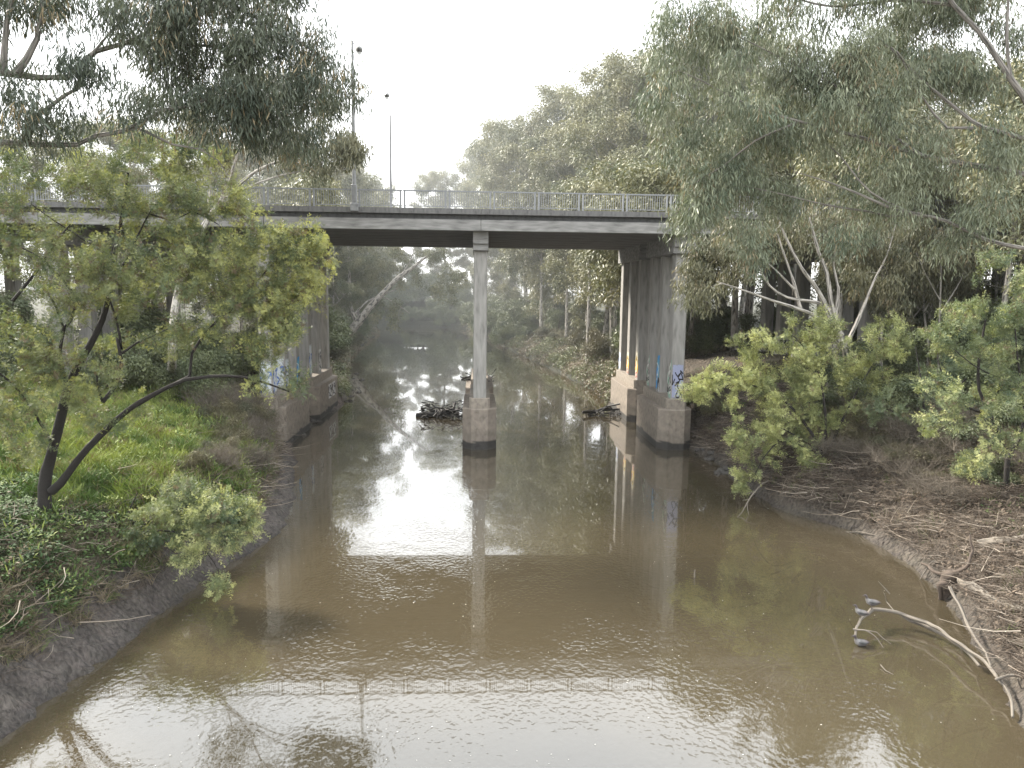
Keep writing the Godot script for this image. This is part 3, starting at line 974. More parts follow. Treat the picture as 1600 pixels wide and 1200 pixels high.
# ------------------------------------------------------------------ the scene
func _ready() -> void:
	var cam := Camera3D.new()
	cam.name = "camera"
	cam.position = eye
	cam.basis = look
	cam.fov = rad_to_deg(2.0 * atan(600.0 / LENS))
	cam.near = 0.1
	cam.far = 1200.0
	add_child(cam)
	var sky := ProceduralSkyMaterial.new()
	sky.sky_top_color = Color(0.93, 0.95, 0.97)
	sky.sky_horizon_color = Color(0.97, 0.97, 0.96)
	sky.sky_curve = 0.2
	sky.ground_bottom_color = Color(0.3, 0.29, 0.25)
	sky.ground_horizon_color = Color(0.6, 0.6, 0.58)
	var env := Environment.new()
	env.background_mode = Environment.BG_SKY
	env.sky = Sky.new()
	env.sky.sky_material = sky
	env.tonemap_mode = Environment.TONE_MAPPER_LINEAR
	env.tonemap_exposure = 3.2
	env.fog_enabled = true
	env.fog_density = 0.00018
	env.fog_light_color = Color(0.96, 0.97, 0.97)
	env.volumetric_fog_enabled = true
	env.volumetric_fog_density = 0.0
	env.sdfgi_enabled = true
	env.ssao_enabled = true
	env.ssil_enabled = true
	var we := WorldEnvironment.new()
	we.name = "sky"
	we.environment = env
	add_child(we)
	var sun := DirectionalLight3D.new()
	sun.name = "sun"
	sun.light_energy = 1.3
	sun.light_color = Color(1.0, 0.97, 0.92)
	sun.light_angular_distance = 11.0
	sun.shadow_enabled = true
	sun.basis = Basis.looking_at(Vector3(0.55, -0.55, 0.5))
	add_child(sun)

	var mist := FogVolume.new()
	mist.name = "mist"
	mist.size = Vector3(260, 70, 190)
	mist.position = Vector3(0, 33, -158)
	var air := FogMaterial.new()
	air.albedo = Color(0.96, 0.97, 0.97)
	air.density = 0.0015
	mist.material = air
	mist.set_meta("kind", "stuff")
	add_child(mist)

	R.seed = 7
	na.seed = 11
	na.frequency = 0.1
	na.fractal_octaves = 3
	nb.seed = 12
	nb.frequency = 0.1
	nb.fractal_octaves = 2
	make_materials()
	make_water()
	make_bank(-1)
	make_bank(1)
	var bridge := make_bridge()
	make_graffiti(bridge)
	lamp_post(Vector3(-6.52, 13.3, FRONT + 0.12), 21.5, Vector3(0.0, 0.25, -1.9), "taller street lamp on the near railing of the bridge")
	lamp_post(Vector3(-6.62, 13.3, BACK - 0.12), 21.7, Vector3(0.0, 0.9, 1.7), "smaller-looking street lamp on the far railing of the bridge, lamp head towards us")

	R.seed = 21
	L.gum = [gum_spray(22, 0.34, 0.17, 0.02), gum_spray(26, 0.42, 0.18, 0.021), gum_spray(18, 0.3, 0.16, 0.019)]
	L.gum_mid = [gum_spray(24, 0.42, 0.22, 0.04), gum_spray(28, 0.5, 0.22, 0.042)]
	L.far = [far_spray(30, 0.75, 0.32, 0.12), far_spray(34, 0.85, 0.34, 0.12)]
	L.wattle = [wattle_shoot(13, 0.32, 0.105), wattle_shoot(15, 0.4, 0.11), wattle_shoot(11, 0.26, 0.095)]
	L.dead = twig_bunch(7, 0.9, 0.007, false)
	L.scrub = [far_spray(30, 0.42, 0.14, 0.05), twig_bunch(12, 0.7, 0.006, false)]
	var gum_k := {"bark": M.grey_bark, "twig_bark": M.brown_bark, "leaf": M.gum_leaf, "sprays": L.gum, "per": 7, "spread": 0.26, "size": [0.75, 1.3], "twig": 0.013, "arch": 0.16, "tilt": 0.45,
		"cols": [Color(0.075, 0.10, 0.065), Color(0.20, 0.215, 0.135)], "old_col": Color(0.24, 0.19, 0.11), "old": 0.04, "clump": 9.0, "knot": 6, "knot_r": 0.42}
	var mid_k := gum_k.duplicate()
	mid_k.merge({"knot_r": 0.8, "sprays": L.gum_mid, "per": 6, "spread": 0.4, "twig": 0.02, "bark": M.gum_bark, "twig_bark": M.gum_bark, "cols": [Color(0.085, 0.095, 0.06), Color(0.21, 0.195, 0.115)]}, true)
	var far_k := {"bark": M.gum_bark, "leaf": M.gum_leaf, "sprays": L.far, "per": 4, "spread": 0.8, "size": [0.8, 1.5], "twig": 0.05, "twig_step": 1.0, "step": 1.0, "knot": 4, "knot_r": 1.1, "n": 32, "limbs": 11, "low": 0.6, "cols": [Color(0.10, 0.115, 0.065), Color(0.24, 0.225, 0.125)], "clump": 2.0}
	var wat_k := {"bark": M.dark_bark, "leaf": M.wattle_leaf, "sprays": L.wattle, "shoot": true, "knot": 4, "knot_r": 0.45, "per": 17, "spread": 0.24, "size": [0.7, 1.3], "twig": 0.012, "arch": 0.1, "tilt": 0.6,
		"cols": [Color(0.085, 0.125, 0.075), Color(0.25, 0.28, 0.125)], "tip_col": Color(0.56, 0.57, 0.27), "tip": 0.16, "clump": 7.0, "old_col": Color(0.14, 0.1, 0.065), "old": 0.05}
	var scrub_k := {"bark": M.brown_bark, "leaf": M.gum_leaf, "sprays": L.scrub, "per": 7, "spread": 0.35, "size": [0.7, 1.3], "twig": 0.012, "n": 16, "cols": [Color(0.07, 0.075, 0.04), Color(0.15, 0.13, 0.07)], "clump": 4.0}

	# --- the near trees
	R.seed = 31
	var a_k := gum_k.duplicate()
	a_k.merge({"per": 5, "spread": 0.3, "cols": [Color(0.045, 0.062, 0.045), Color(0.115, 0.13, 0.085)]}, true)
	var a_foot := Vector3(-14.0, ground(-14.0, -14.5) - 0.2, -14.5)
	make_tree("gum_tree", "big overhanging gum with drooping dark leaves at the top left, its trunk out of frame", "tree", "", a_foot, [
		[[a_foot, Vector3(-13.6, 7, -14.7), Vector3(-13.2, 13, -15.0), Vector3(-13.3, 20, -15)], 0.5, 0.2, "trunk"],
		[[Vector3(-13.5, 9.6, -14.8)] + T([-120, 150, 0, 113, 60, 121, 105, 121, 128, 98, 150, 80, 200, 66, 262, 69, 330, 72, 400, 92, 450, 125], 14.8, 15.8), 0.15, 0.012],
		[[Vector3(-13.6, 8.2, -14.8)] + T([-100, 215, 0, 222, 60, 226, 120, 226, 150, 212, 190, 206, 230, 186, 255, 172, 300, 165, 325, 154, 372, 150, 412, 168, 432, 186], 14.5, 15.5), 0.13, 0.012],
		[T([172, 208, 216, 200, 270, 226, 312, 233, 340, 250, 357, 275], 14.9, 15.3), 0.045, 0.008],
		[T([36, 222, 60, 180, 100, 150, 122, 138, 140, 90, 200, 20], 14.5, 15.2), 0.06, 0.012],
		[T([5, 113, 10, 40, 22, -20], 14.6, 14.6), 0.07, 0.03],
		[T([26, 113, 58, 60, 68, -20], 14.6, 14.9), 0.08, 0.03],
		[[Vector3(-13.2, 12.5, -15)] + T([-60, -60, 100, -40, 250, -50, 330, -12, 400, 28, 470, 66, 515, 104], 15.0, 16.2), 0.12, 0.012],
		[T([200, 66, 250, 40, 320, 0, 370, -20], 15.2, 15.6), 0.04, 0.012],
	], [B(50, 30, 90, 45, 14.6, 1.0, 16), B(30, 165, 45, 40, 14.8, 0.8, 14), B(70, -40, 150, 40, 15, 1.2, 20), B(210, 30, 100, 60, 15.2, 1.2, 46), B(330, 40, 110, 80, 15.5, 1.2, 74), B(430, 85, 85, 85, 15.8, 1.2, 70), B(492, 110, 45, 66, 16, 0.9, 34),
		B(300, 150, 105, 55, 15.4, 1.2, 54), B(190, 150, 80, 50, 15, 1.0, 30), B(425, 185, 62, 42, 15.8, 0.8, 26), B(120, 170, 50, 40, 14.9, 0.8, 14), B(250, -40, 200, 40, 15.5, 1.4, 50)], a_k)
	R.seed = 33
	var b_foot := G(268, 590)
	make_tree("gum_tree", "pale-trunked gum behind the left wattle, branching in front of the bridge railing", "tree", "", b_foot, [
		[[b_foot] + T([269, 560, 271, 500, 285, 430, 318, 355, 350, 308], 33, 36), 0.3, 0.12, "trunk"],
		[T([350, 308, 400, 268, 457, 244, 500, 226, 537, 214], 36, 36.5), 0.11, 0.02],
		[T([345, 315, 370, 245, 384, 195, 392, 150], 36, 36.5), 0.1, 0.02],
		[T([352, 307, 425, 278, 482, 264, 520, 245], 36, 35.5), 0.06, 0.015],
		[T([320, 352, 330, 280, 325, 220], 36, 36.5), 0.08, 0.02],
	], [B(430, 185, 85, 50, 36, 2.4, 48), B(500, 222, 50, 34, 36, 1.8, 28), B(370, 200, 62, 60, 36.3, 2.4, 36), B(460, 140, 55, 40, 36.5, 2, 22), B(528, 205, 22, 42, 36.3, 1, 12), B(330, 200, 50, 50, 36.5, 2, 24), B(545, 250, 20, 22, 36.3, 0.8, 6)], mid_k)
	R.seed = 35
	var c_k := wat_k.duplicate()
	c_k.merge({"tip_col": Color(0.42, 0.42, 0.15), "per": 11, "cols": [Color(0.09, 0.125, 0.07), Color(0.25, 0.27, 0.12)], "old": 0.08}, true)
	var c_foot := G(71, 806)
	var cd := -c_foot.z
	make_tree("wattle_tree", "dark-stemmed feathery wattle on the green left bank, its trunk forked low", "tree", "", c_foot, [
		[[c_foot - Vector3.UP * 0.2] + T([71, 790, 70, 760, 73, 735, 84, 695, 95, 655, 104, 612, 121, 572, 140, 540, 160, 500, 172, 455, 178, 405, 190, 340, 200, 270], cd, cd + 1.2), 0.19, 0.03, "trunk"],
		[T([80, 768, 95, 755, 122, 718, 153, 684, 197, 643, 240, 616, 290, 593, 330, 588, 378, 589, 420, 600, 452, 612], cd, cd - 0.2), 0.125, 0.02],
		[T([215, 632, 260, 606, 296, 588, 300, 552, 326, 515, 345, 495, 362, 485, 380, 462, 410, 430, 445, 392], cd, cd + 0.8), 0.06, 0.015],
		[T([106, 608, 97, 580, 93, 550, 100, 515, 88, 480, 70, 450], cd, cd - 0.5), 0.06, 0.02],
		[T([160, 628, 181, 603, 190, 570, 183, 530, 190, 545, 182, 500, 172, 470], cd, cd + 0.5), 0.06, 0.03],
		[T([160, 628, 152, 600, 150, 550], cd, cd + 0.1), 0.03, 0.012],
		[T([186, 555, 215, 535, 250, 520, 290, 500], cd + 0.3, cd + 0.6), 0.035, 0.012],
		[T([172, 455, 200, 400, 235, 330, 260, 300], cd + 0.7, cd + 1.2), 0.05, 0.012],
		[T([178, 405, 140, 380, 85, 345, 50, 320], cd + 0.8, cd + 0.6), 0.04, 0.012],
		[T([190, 340, 220, 330, 270, 345, 300, 330, 340, 350], cd + 1, cd + 1.4), 0.035, 0.012],
		[T([80, 690, 50, 640, 20, 600, -20, 570], cd, cd - 0.8), 0.05, 0.02],
		[T([95, 520, 120, 470, 60, 400, 20, 385], cd - 0.2, cd), 0.05, 0.015],
		[T([20, 470, 60, 420, 85, 382, 110, 350], cd + 0.3, cd + 0.3), 0.05, 0.015],
	], [B(200, 240, 80, 30, cd + 1.3, 1.2, 36, 0.2), B(290, 270, 60, 40, cd + 1.3, 1.2, 34, 0.2), B(40, 250, 60, 40, cd + 0.9, 1.0, 24, 0.1), B(150, 470, 70, 50, cd + 0.4, 1.2, 34, 0.1), B(30, 380, 50, 50, cd + 0.4, 1.0, 26, 0.1), B(340, 440, 60, 40, cd + 0.5, 1.0, 30, 0.2), B(215, 280, 95, 58, cd + 1.2, 1.5, 99, 0.2), B(100, 320, 95, 55, cd + 0.8, 1.4, 60), B(310, 330, 60, 50, cd + 1.2, 1.3, 51, 0.2), B(200, 380, 110, 50, cd + 0.8, 1.6, 75), B(425, 400, 58, 36, cd + 0.8, 0.9, 51, 0.6), B(400, 480, 70, 40, cd + 0.5, 0.9, 60, 0.35), B(455, 440, 32, 44, cd + 0.7, 0.6, 39, 0.6), B(420, 530, 45, 30, cd + 0.4, 0.7, 33, 0.3), B(480, 410, 22, 30, cd + 0.9, 0.5, 14, 0.6), B(385, 545, 45, 22, cd + 0.2, 0.7, 16, 0.3), B(432, 470, 30, 50, cd + 0.6, 0.6, 33, 0.35), B(470, 385, 26, 18, cd + 0.9, 0.4, 21, 0.7), B(345, 400, 50, 40, cd + 0.8, 1.0, 39, 0.25),
		B(260, 450, 100, 55, cd + 0.4, 1.4, 66, 0.2), B(80, 440, 95, 60, cd + 0.1, 1.4, 66), B(30, 540, 70, 60, cd - 0.8, 1.1, 54), B(140, 560, 80, 40, cd + 0.3, 1.1, 33), B(60, 640, 85, 45, cd - 0.8, 0.9, 45), B(170, 640, 60, 35, cd - 0.3, 0.8, 21), B(300, 520, 60, 35, cd + 0.5, 0.8, 27), B(440, 595, 40, 16, cd - 0.2, 0.5, 12, 0.3), B(20, 700, 50, 30, cd - 0.9, 0.8, 15), B(355, 330, 30, 25, cd + 1.3, 0.6, 15, 0.5)], c_k)
	R.seed = 37
	var d_foot := G(215, 835)
	var dd := -d_foot.z
	make_tree("wattle_bush", "low feathery wattle bush with yellow tips hanging over the left mud", "shrub", "", d_foot, [
		[[d_foot] + T([235, 812, 280, 795, 330, 800, 385, 815], dd - 0.2, dd - 0.6), 0.05, 0.01, "stem"],
		[[d_foot] + T([225, 840, 240, 865, 250, 880], dd - 0.2, dd - 0.5), 0.04, 0.01, "stem"],
		[[d_foot] + T([270, 830, 310, 850, 335, 880, 350, 910], dd - 0.3, dd - 1.0), 0.04, 0.008, "stem"],
		[[d_foot] + T([200, 800, 215, 770], dd, dd + 0.1), 0.04, 0.01, "stem"],
	], [B(265, 785, 60, 20, dd - 0.2, 0.9, 40, 0.1), B(330, 798, 60, 20, dd - 0.4, 0.7, 44, 0.25), B(375, 822, 40, 20, dd - 0.6, 0.5, 30, 0.6), B(230, 830, 50, 22, dd - 0.3, 0.8, 30, 0.05), B(320, 860, 40, 14, dd - 0.7, 0.4, 16, 0.6), B(345, 915, 16, 14, dd - 1.0, 0.25, 6, 0.3), B(200, 890, 22, 30, dd - 0.6, 0.4, 12, 0.2)], wat_k)
	R.seed = 39
	var e_k := gum_k.duplicate()
	e_k.merge({"per": 5, "spread": 0.34, "twig_bark": M.grey_bark, "cols": [Color(0.09, 0.12, 0.08), Color(0.245, 0.26, 0.17)]}, true)
	var e_foot := Vector3(16.5, ground(16.5, -17.0) - 0.2, -17.0)
	make_tree("gum_tree", "huge gum with drooping grey-green leaves filling the top right, its trunk out of frame", "tree", "", e_foot, [
		[[e_foot, Vector3(16.2, 8, -17), Vector3(16.0, 14, -17.2), Vector3(15.5, 21, -17.5)], 0.6, 0.25, "trunk"],
		[[Vector3(16.2, 10.5, -17)] + T([1660, 226, 1600, 216, 1536, 199, 1517, 188, 1470, 150, 1430, 115, 1402, 82, 1376, 62, 1330, 40], 17, 18), 0.112, 0.012],
		[[Vector3(16.2, 9.6, -17)] + T([1680, 285, 1600, 272, 1520, 258, 1440, 243, 1340, 213, 1250, 190, 1185, 171, 1150, 155, 1100, 128, 1060, 110], 17, 19), 0.119, 0.010],
		[[Vector3(16.3, 7.5, -17)] + T([1680, 400, 1600, 388, 1540, 374, 1480, 346, 1430, 335, 1390, 338, 1360, 331, 1290, 320, 1220, 303, 1160, 290], 17, 18.8), 0.091, 0.010],
		[T([1440, 336, 1400, 328, 1340, 302, 1290, 283, 1240, 268], 17.3, 18.3), 0.056, 0.010],
		[[Vector3(16.0, 13, -17.2)] + T([1640, 190, 1600, 152, 1560, 95, 1530, 50, 1490, 8, 1460, -40], 17, 17.4), 0.112, 0.048],
		[T([1578, 118, 1573, 60, 1577, -20], 17.1, 17.2), 0.049, 0.024],
		[T([1520, 200, 1480, 200, 1440, 150, 1410, 95, 1390, 75], 17.2, 17.9), 0.042, 0.010],
		[T([1440, 243, 1400, 215, 1360, 180, 1300, 130, 1240, 100, 1180, 70, 1120, 40], 17.5, 18.8), 0.042, 0.010],
		[T([1250, 190, 1180, 220, 1130, 260, 1080, 290, 1060, 330], 18.2, 19.2), 0.035, 0.008],
		[T([1430, 335, 1360, 300, 1310, 240, 1280, 215], 17.4, 18.2), 0.035, 0.010],
		[T([1490, 8, 1400, 0, 1300, 10, 1200, -10, 1100, 5], 17.4, 18.8), 0.049, 0.010],
	], [B(1075, 55, 58, 60, 19 + 0.4, 1.1, 48), B(1060, 165, 40, 60, 19 + 0.4, 0.9, 37), B(1110, 255, 75, 60, 19 + 0.4, 1.2, 61), B(1190, 80, 95, 75, 18.6 + 0.4, 1.4, 72), B(1320, 55, 105, 65, 18 + 0.4, 1.5, 77), B(1470, 55, 105, 65, 17.6 + 0.4, 1.4, 60), B(1190, 185, 90, 60, 18.6 + 0.4, 1.3, 60), B(1320, 175, 95, 65, 18 + 0.4, 1.4, 57),
		B(1470, 175, 100, 65, 17.5 + 0.4, 1.4, 53), B(1565, 290, 50, 75, 17 + 0.4, 0.9, 28), B(1290, 290, 110, 45, 18.2 + 0.4, 1.3, 48), B(1140, 320, 70, 50, 18.8 + 0.4, 1.1, 44), B(1085, 325, 30, 50, 19 + 0.4, 0.8, 22), B(1430, 275, 95, 55, 17.6 + 0.4, 1.3, 35), B(1400, 372, 110, 24, 17.6 + 0.4, 0.9, 17), B(1350, -40, 260, 40, 18 + 0.4, 1.5, 66), B(1200, 385, 40, 25, 18.6 + 0.4, 0.7, 11), B(1540, 60, 60, 80, 17.2 + 0.4, 1.2, 33), B(1400, 15, 90, 40, 17.8 + 0.4, 1.2, 37), B(1530, 10, 80, 40, 17.4 + 0.4, 1.0, 31), B(1150, 20, 90, 40, 18.8 + 0.4, 1.2, 34), B(1280, 120, 80, 50, 18.4 + 0.4, 1.0, 26)], e_k)
	R.seed = 41
	var f_foot := G(1322, 585)
	make_tree("gum_tree", "pale many-stemmed gum fanning out above the right wattle bush", "tree", "", f_foot, [
		[[f_foot] + T([1322, 560, 1316, 530, 1307, 507, 1298, 471, 1292, 427, 1279, 393, 1265, 340], 33, 33), 0.27, 0.06, "trunk"],
		[T([1314, 525, 1298, 499, 1287, 471, 1270, 442, 1253, 420, 1232, 380, 1215, 340], 33, 32.5), 0.16, 0.03],
		[T([1318, 545, 1290, 510, 1270, 492, 1251, 484, 1205, 469, 1160, 453, 1120, 440], 33, 32), 0.15, 0.02],
		[T([1251, 484, 1241, 444, 1222, 388, 1208, 345], 32.8, 33), 0.1, 0.02],
		[T([1296, 485, 1279, 473, 1230, 465, 1202, 446, 1188, 422, 1170, 403, 1140, 385], 33, 32.3), 0.1, 0.02],
		[T([1241, 452, 1214, 424, 1192, 404, 1170, 380], 32.8, 32.4), 0.06, 0.015],
		[T([1304, 500, 1310, 450, 1302, 415, 1310, 370, 1330, 330], 33, 33.6), 0.09, 0.02],
		[T([1322, 540, 1345, 490, 1365, 440, 1385, 400, 1400, 350], 33, 34), 0.11, 0.02],
	], [B(1110, 415, 55, 42, 34.2, 1.3, 30), B(1180, 360, 70, 45, 34.2, 1.4, 40), B(1280, 345, 85, 45, 34.6, 1.4, 44), B(1380, 370, 80, 45, 35.2, 1.5, 44), B(1345, 445, 55, 35, 35.2, 1.1, 16), B(1070, 440, 24, 30, 34.0, 0.7, 10), B(1230, 400, 60, 30, 35.0, 1.1, 14), B(1450, 400, 60, 50, 36.1, 1.4, 24), B(1370, 440, 70, 40, 36.6, 1.1, 30), B(1310, 420, 50, 30, 37.1, 0.8, 20), B(1440, 470, 60, 40, 37.1, 1.1, 26)], mid_k)
	R.seed = 43
	var h_k := wat_k.duplicate()
	h_k.merge({"cols": [Color(0.14, 0.175, 0.085), Color(0.42, 0.44, 0.18)]}, true)
	var h_foot := G(1290, 715)
	var hd := -h_foot.z
	make_tree("wattle_bush", "wide yellow-green wattle bush leaning over the right bank beside the bridge footing", "shrub", "", h_foot, [
		[[h_foot] + T([1270, 680, 1240, 640, 1200, 610, 1140, 595, 1100, 590], hd, hd + 1.2), 0.09, 0.015, "stem"],
		[[h_foot] + T([1290, 660, 1285, 610, 1270, 560, 1240, 525], hd, hd + 1.0), 0.08, 0.015, "stem"],
		[[h_foot] + T([1310, 670, 1340, 610, 1370, 560, 1390, 530], hd, hd + 1.0), 0.08, 0.015, "stem"],
		[[h_foot] + T([1260, 700, 1220, 690, 1190, 720, 1175, 755], hd - 0.2, hd - 0.2), 0.06, 0.012, "stem"],
		[[h_foot] + T([1250, 685, 1200, 660, 1150, 650], hd, hd + 0.6), 0.06, 0.012, "stem"],
	], [B(1135, 590, 52, 30, hd + 1.2, 0.9, 58, 0.5), B(1210, 560, 75, 40, hd + 1.0, 1.4, 82, 0.45), B(1310, 545, 75, 42, hd + 0.9, 1.4, 78, 0.3), B(1200, 630, 85, 35, hd + 0.7, 1.2, 65, 0.35), B(1300, 610, 75, 40, hd + 0.6, 1.3, 50, 0.15), B(1420, 640, 60, 35, hd + 0.4, 1.0, 34, 0.2), B(1470, 690, 50, 22, hd - 0.2, 0.8, 20, 0.3), B(1360, 700, 50, 20, hd - 0.3, 0.7, 16, 0.15), B(1395, 580, 45, 55, hd + 0.8, 1.2, 38, 0.12), B(1195, 695, 55, 28, hd + 0.1, 0.9, 38, 0.3), B(1180, 750, 26, 16, hd - 0.2, 0.5, 12, 0.3), B(1260, 665, 50, 25, hd + 0.1, 0.9, 20, 0.1), B(1265, 505, 40, 16, hd + 1, 0.8, 15, 0.4), B(1100, 615, 26, 22, hd + 1.3, 0.5, 18, 0.5), B(1340, 660, 60, 26, hd + 0.2, 0.9, 28, 0.1), B(1240, 715, 50, 24, hd - 0.2, 0.7, 28, 0.3), B(1400, 520, 50, 30, hd + 1.2, 1.0, 28, 0.15)], h_k)
	R.seed = 44
	var j_foot := G(1450, 690)
	var jd := -j_foot.z
	var j_k := wat_k.duplicate()
	j_k.merge({"per": 16, "cols": [Color(0.085, 0.12, 0.075), Color(0.2, 0.235, 0.12)], "tip": 0.06}, true)
	make_tree("wattle_bush", "soft grey-green wattle thicket filling the space behind the leaning wattle", "shrub", "", j_foot, [
		[[j_foot] + T([1445, 650, 1440, 600, 1430, 540], jd, jd + 1.0), 0.06, 0.015, "stem"],
		[[j_foot] + T([1470, 640, 1510, 590, 1540, 540], jd, jd + 1.0), 0.06, 0.015, "stem"],
		[[j_foot] + T([1420, 660, 1390, 640, 1360, 640], jd, jd + 0.4), 0.05, 0.012, "stem"],
	], [B(1530, 560, 60, 50, jd + 1.2, 1.4, 36), B(1390, 640, 50, 30, jd + 0.5, 1.0, 18), B(1470, 610, 60, 30, jd + 0.8, 1.0, 22), B(1590, 540, 40, 60, jd + 1.2, 1.2, 26)], j_k)
	R.seed = 45
	var i_foot := G(1572, 768)
	var idp := -i_foot.z
	make_tree("wattle_tree", "slender leaning wattle at the right edge with fine blue-green leaves", "tree", "", i_foot, [
		[[i_foot - Vector3.UP * 0.1] + T([1573, 735, 1575, 715, 1562, 680, 1548, 650, 1530, 610, 1530, 560, 1540, 500], idp, idp + 0.8), 0.1, 0.03, "trunk"],
		[T([1574, 716, 1592, 690, 1600, 640, 1590, 560, 1585, 500], idp, idp + 0.3), 0.06, 0.02],
		[T([1548, 650, 1500, 630, 1480, 600, 1465, 560, 1470, 510], idp + 0.4, idp + 0.9), 0.05, 0.012],
		[T([1562, 680, 1545, 700, 1530, 705], idp + 0.1, idp - 0.1), 0.03, 0.01],
		[T([1595, 600, 1560, 590, 1520, 570, 1490, 545], idp + 0.2, idp + 0.2), 0.04, 0.012],
	], [B(1530, 520, 62, 50, idp + 0.8, 1.2, 46, 0.08), B(1582, 450, 40, 55, idp + 0.6, 1.0, 32, 0.1), B(1478, 505, 40, 35, idp + 0.9, 0.8, 18, 0.15), B(1495, 615, 52, 26, idp + 0.4, 0.9, 20, 0.15), B(1570, 600, 40, 40, idp + 0.2, 0.9, 22, 0.06), B(1535, 705, 34, 34, idp - 0.1, 0.6, 14, 0.75), B(1590, 690, 25, 25, idp, 0.5, 8, 0.1), B(1470, 665, 40, 26, idp + 0.6, 0.8, 10, 0.25)], wat_k)

	# --- thin saplings on the right bank
	R.seed = 47
	var k_thin := mid_k.duplicate()
	k_thin.merge({"per": 5, "twig": 0.016}, true)
	for q in [[1375, 610, 372, 30, "straight thin pale sapling just right of the many-stemmed gum"], [1448, 600, 395, 31, "left one of two close pale saplings above the right wattle"], [1466, 606, 395, 31.5, "right one of two close pale saplings above the right wattle"], [1418, 595, 420, 30, "slanting thin grey sapling between the right wattle bushes"], [1500, 560, 330, 36, "thicker pale sapling behind the right edge wattle"], [1555, 560, 300, 36, "pale trunk near the right edge behind the wattles"]]:
		var foot := G(q[0], q[1])
		var d := -foot.z
		var lean := rnd(-10, 16)
		make_tree("gum_sapling", q[4], "tree", "thin gum saplings on the right bank", foot, [[[foot] + T([q[0] + 2, q[1] - 60, q[0] + lean * 0.4, (q[1] + q[2]) * 0.5, q[0] + lean, q[2]], d, d + 0.4), 0.1, 0.03, "trunk"],
			[T([q[0] + lean * 0.5, lerpf(q[1], q[2], 0.55), q[0] + lean + 30, lerpf(q[1], q[2], 0.8), q[0] + lean + 44, q[2]], d, d + 0.8), 0.045, 0.012], [T([q[0] + lean * 0.5, lerpf(q[1], q[2], 0.65), q[0] + lean - 26, lerpf(q[1], q[2], 0.85), q[0] + lean - 40, q[2]], d, d - 0.5), 0.04, 0.012]],
			[B(q[0] + lean, q[2], 50, 34, d, 1.3, 20), B(q[0] + lean + 44, q[2] + 10, 30, 24, d, 1, 10), B(q[0] + lean - 40, q[2] + 14, 30, 24, d, 1, 10)], k_thin)

	# --- trees behind the bridge
	var tall := wild_gum("gum_tree", "tallest hazy gum rising behind the right end of the bridge", "", stand(18.0, -94), 35.0, 8.5, 51, far_k, 0.014, 0.3)
	var k2 := far_k.duplicate()
	k2.merge({"cols": [Color(0.095, 0.11, 0.065), Color(0.22, 0.21, 0.12)], "n": 30, "limbs": 10, "low": 0.8}, true)
	var mid := wild_gum("gum_tree", "hazy rounded gum second from the right above the bridge railing", "", stand(11.5, -112), 30.0, 8.0, 52, k2, 0.014, 0.22)
	var k3 := far_k.duplicate()
	k3.merge({"n": 12, "limbs": 6, "per": 3, "sprays": L.far}, true)
	var slim := wild_gum("gum_tree", "slender white-trunked gum on the far right bank seen under the bridge", "", stand(11.4, -76), 19.0, 3.4, 53, k3, 0.016, 0.5)
	var tall_spots := [[27, -88, 1.0, "tall hazy gum behind the crown of the right gum"], [8.5, -132, 1.04, "hazy gum left of the tallest one behind the bridge"], [36, -100, 0.95, ""], [1.0, -182, 1.16, "distant pale gum at the centre above the railing"], [-8.0, -190, 0.95, "distant low gum right of the street lamps"], [46, -84, 0.9, ""], [-34, -96, 0.62, ""], [22, -125, 1.0, ""], [7.5, -146, 1.06, ""], [13.5, -122, 1.08, ""], [15.5, -108, 0.98, ""], [23, -104, 1.08, ""], [31, -92, 1.0, ""]]
	var n := 0
	for q in tall_spots:
		n += 1
		twin(tall, stand(q[0], q[1]), n * 1.7, Vector3.ONE * q[2], q[3] if q[3] else "tall hazy gum beyond the bridge", "hazy gums behind the bridge")
	var mid_spots := [[14.5, -84, 0.72, ""], [30, -70, 0.72, ""], [40, -66, 0.8, ""], [20, -66, 0.6, ""], [-22, -120, 0.7, "hazy gum left of the near street lamp above the railing"], [-28, -82, 0.55, ""], [-40, -72, 0.6, ""], [-19.5, -100, 0.5, ""], [-26, -140, 0.7, ""], [-36, -160, 0.75, ""], [-16, -196, 0.6, "far gum closing the bend of the river"], [-26, -200, 0.62, ""], [-38, -196, 0.6, ""], [6, -170, 0.75, ""], [4.5, -150, 0.7, ""], [9, -120, 0.55, ""], [-48, -100, 0.7, ""], [-56, -80, 0.62, ""], [50, -60, 0.75, ""], [-21, -66, 0.42, ""], [60, -75, 0.85, ""], [-65, -65, 0.6, ""], [-48, -188, 0.7, ""], [-24, -112, 0.88, ""], [-20.5, -128, 0.92, ""], [-30, -106, 0.85, ""], [-35, -118, 0.95, ""], [-24, -152, 1.0, ""], [-42, -96, 0.85, ""]]
	for q in mid_spots:
		n += 1
		twin(mid, stand(q[0], q[1]), n * 1.7, Vector3(q[2] * rnd(0.9, 1.15), q[2], q[2] * rnd(0.9, 1.15)), q[3] if q[3] else "bushy hazy gum beyond the bridge", "bushy gums behind the bridge")
	for q in [[13.2, -72], [14.6, -80], [12.9, -86], [16, -70], [17.5, -78], [11.0, -95], [13.0, -66], [19, -64], [9.2, -106], [21, -72], [24, -66], [11.8, -81], [-14.5, -70], [-17, -76], [-19, -84], [15, -64], [16.2, -90], [27, -62], [33, -63], [17.0, -58.5], [18.6, -60.0], [20.2, -58.8], [22.4, -60.5], [15.2, -59.5]]:
		n += 1
		var s := rnd(0.65, 1.05)
		twin(slim, stand(q[0] + rnd(-0.6, 0.6), q[1] + rnd(-1, 1)), n * 2.1, Vector3(s * rnd(0.8, 1.2), s, s * rnd(0.8, 1.2)), "slender pale-trunked gum beyond the bridge", "slender gums on the far banks")
	R.seed = 55
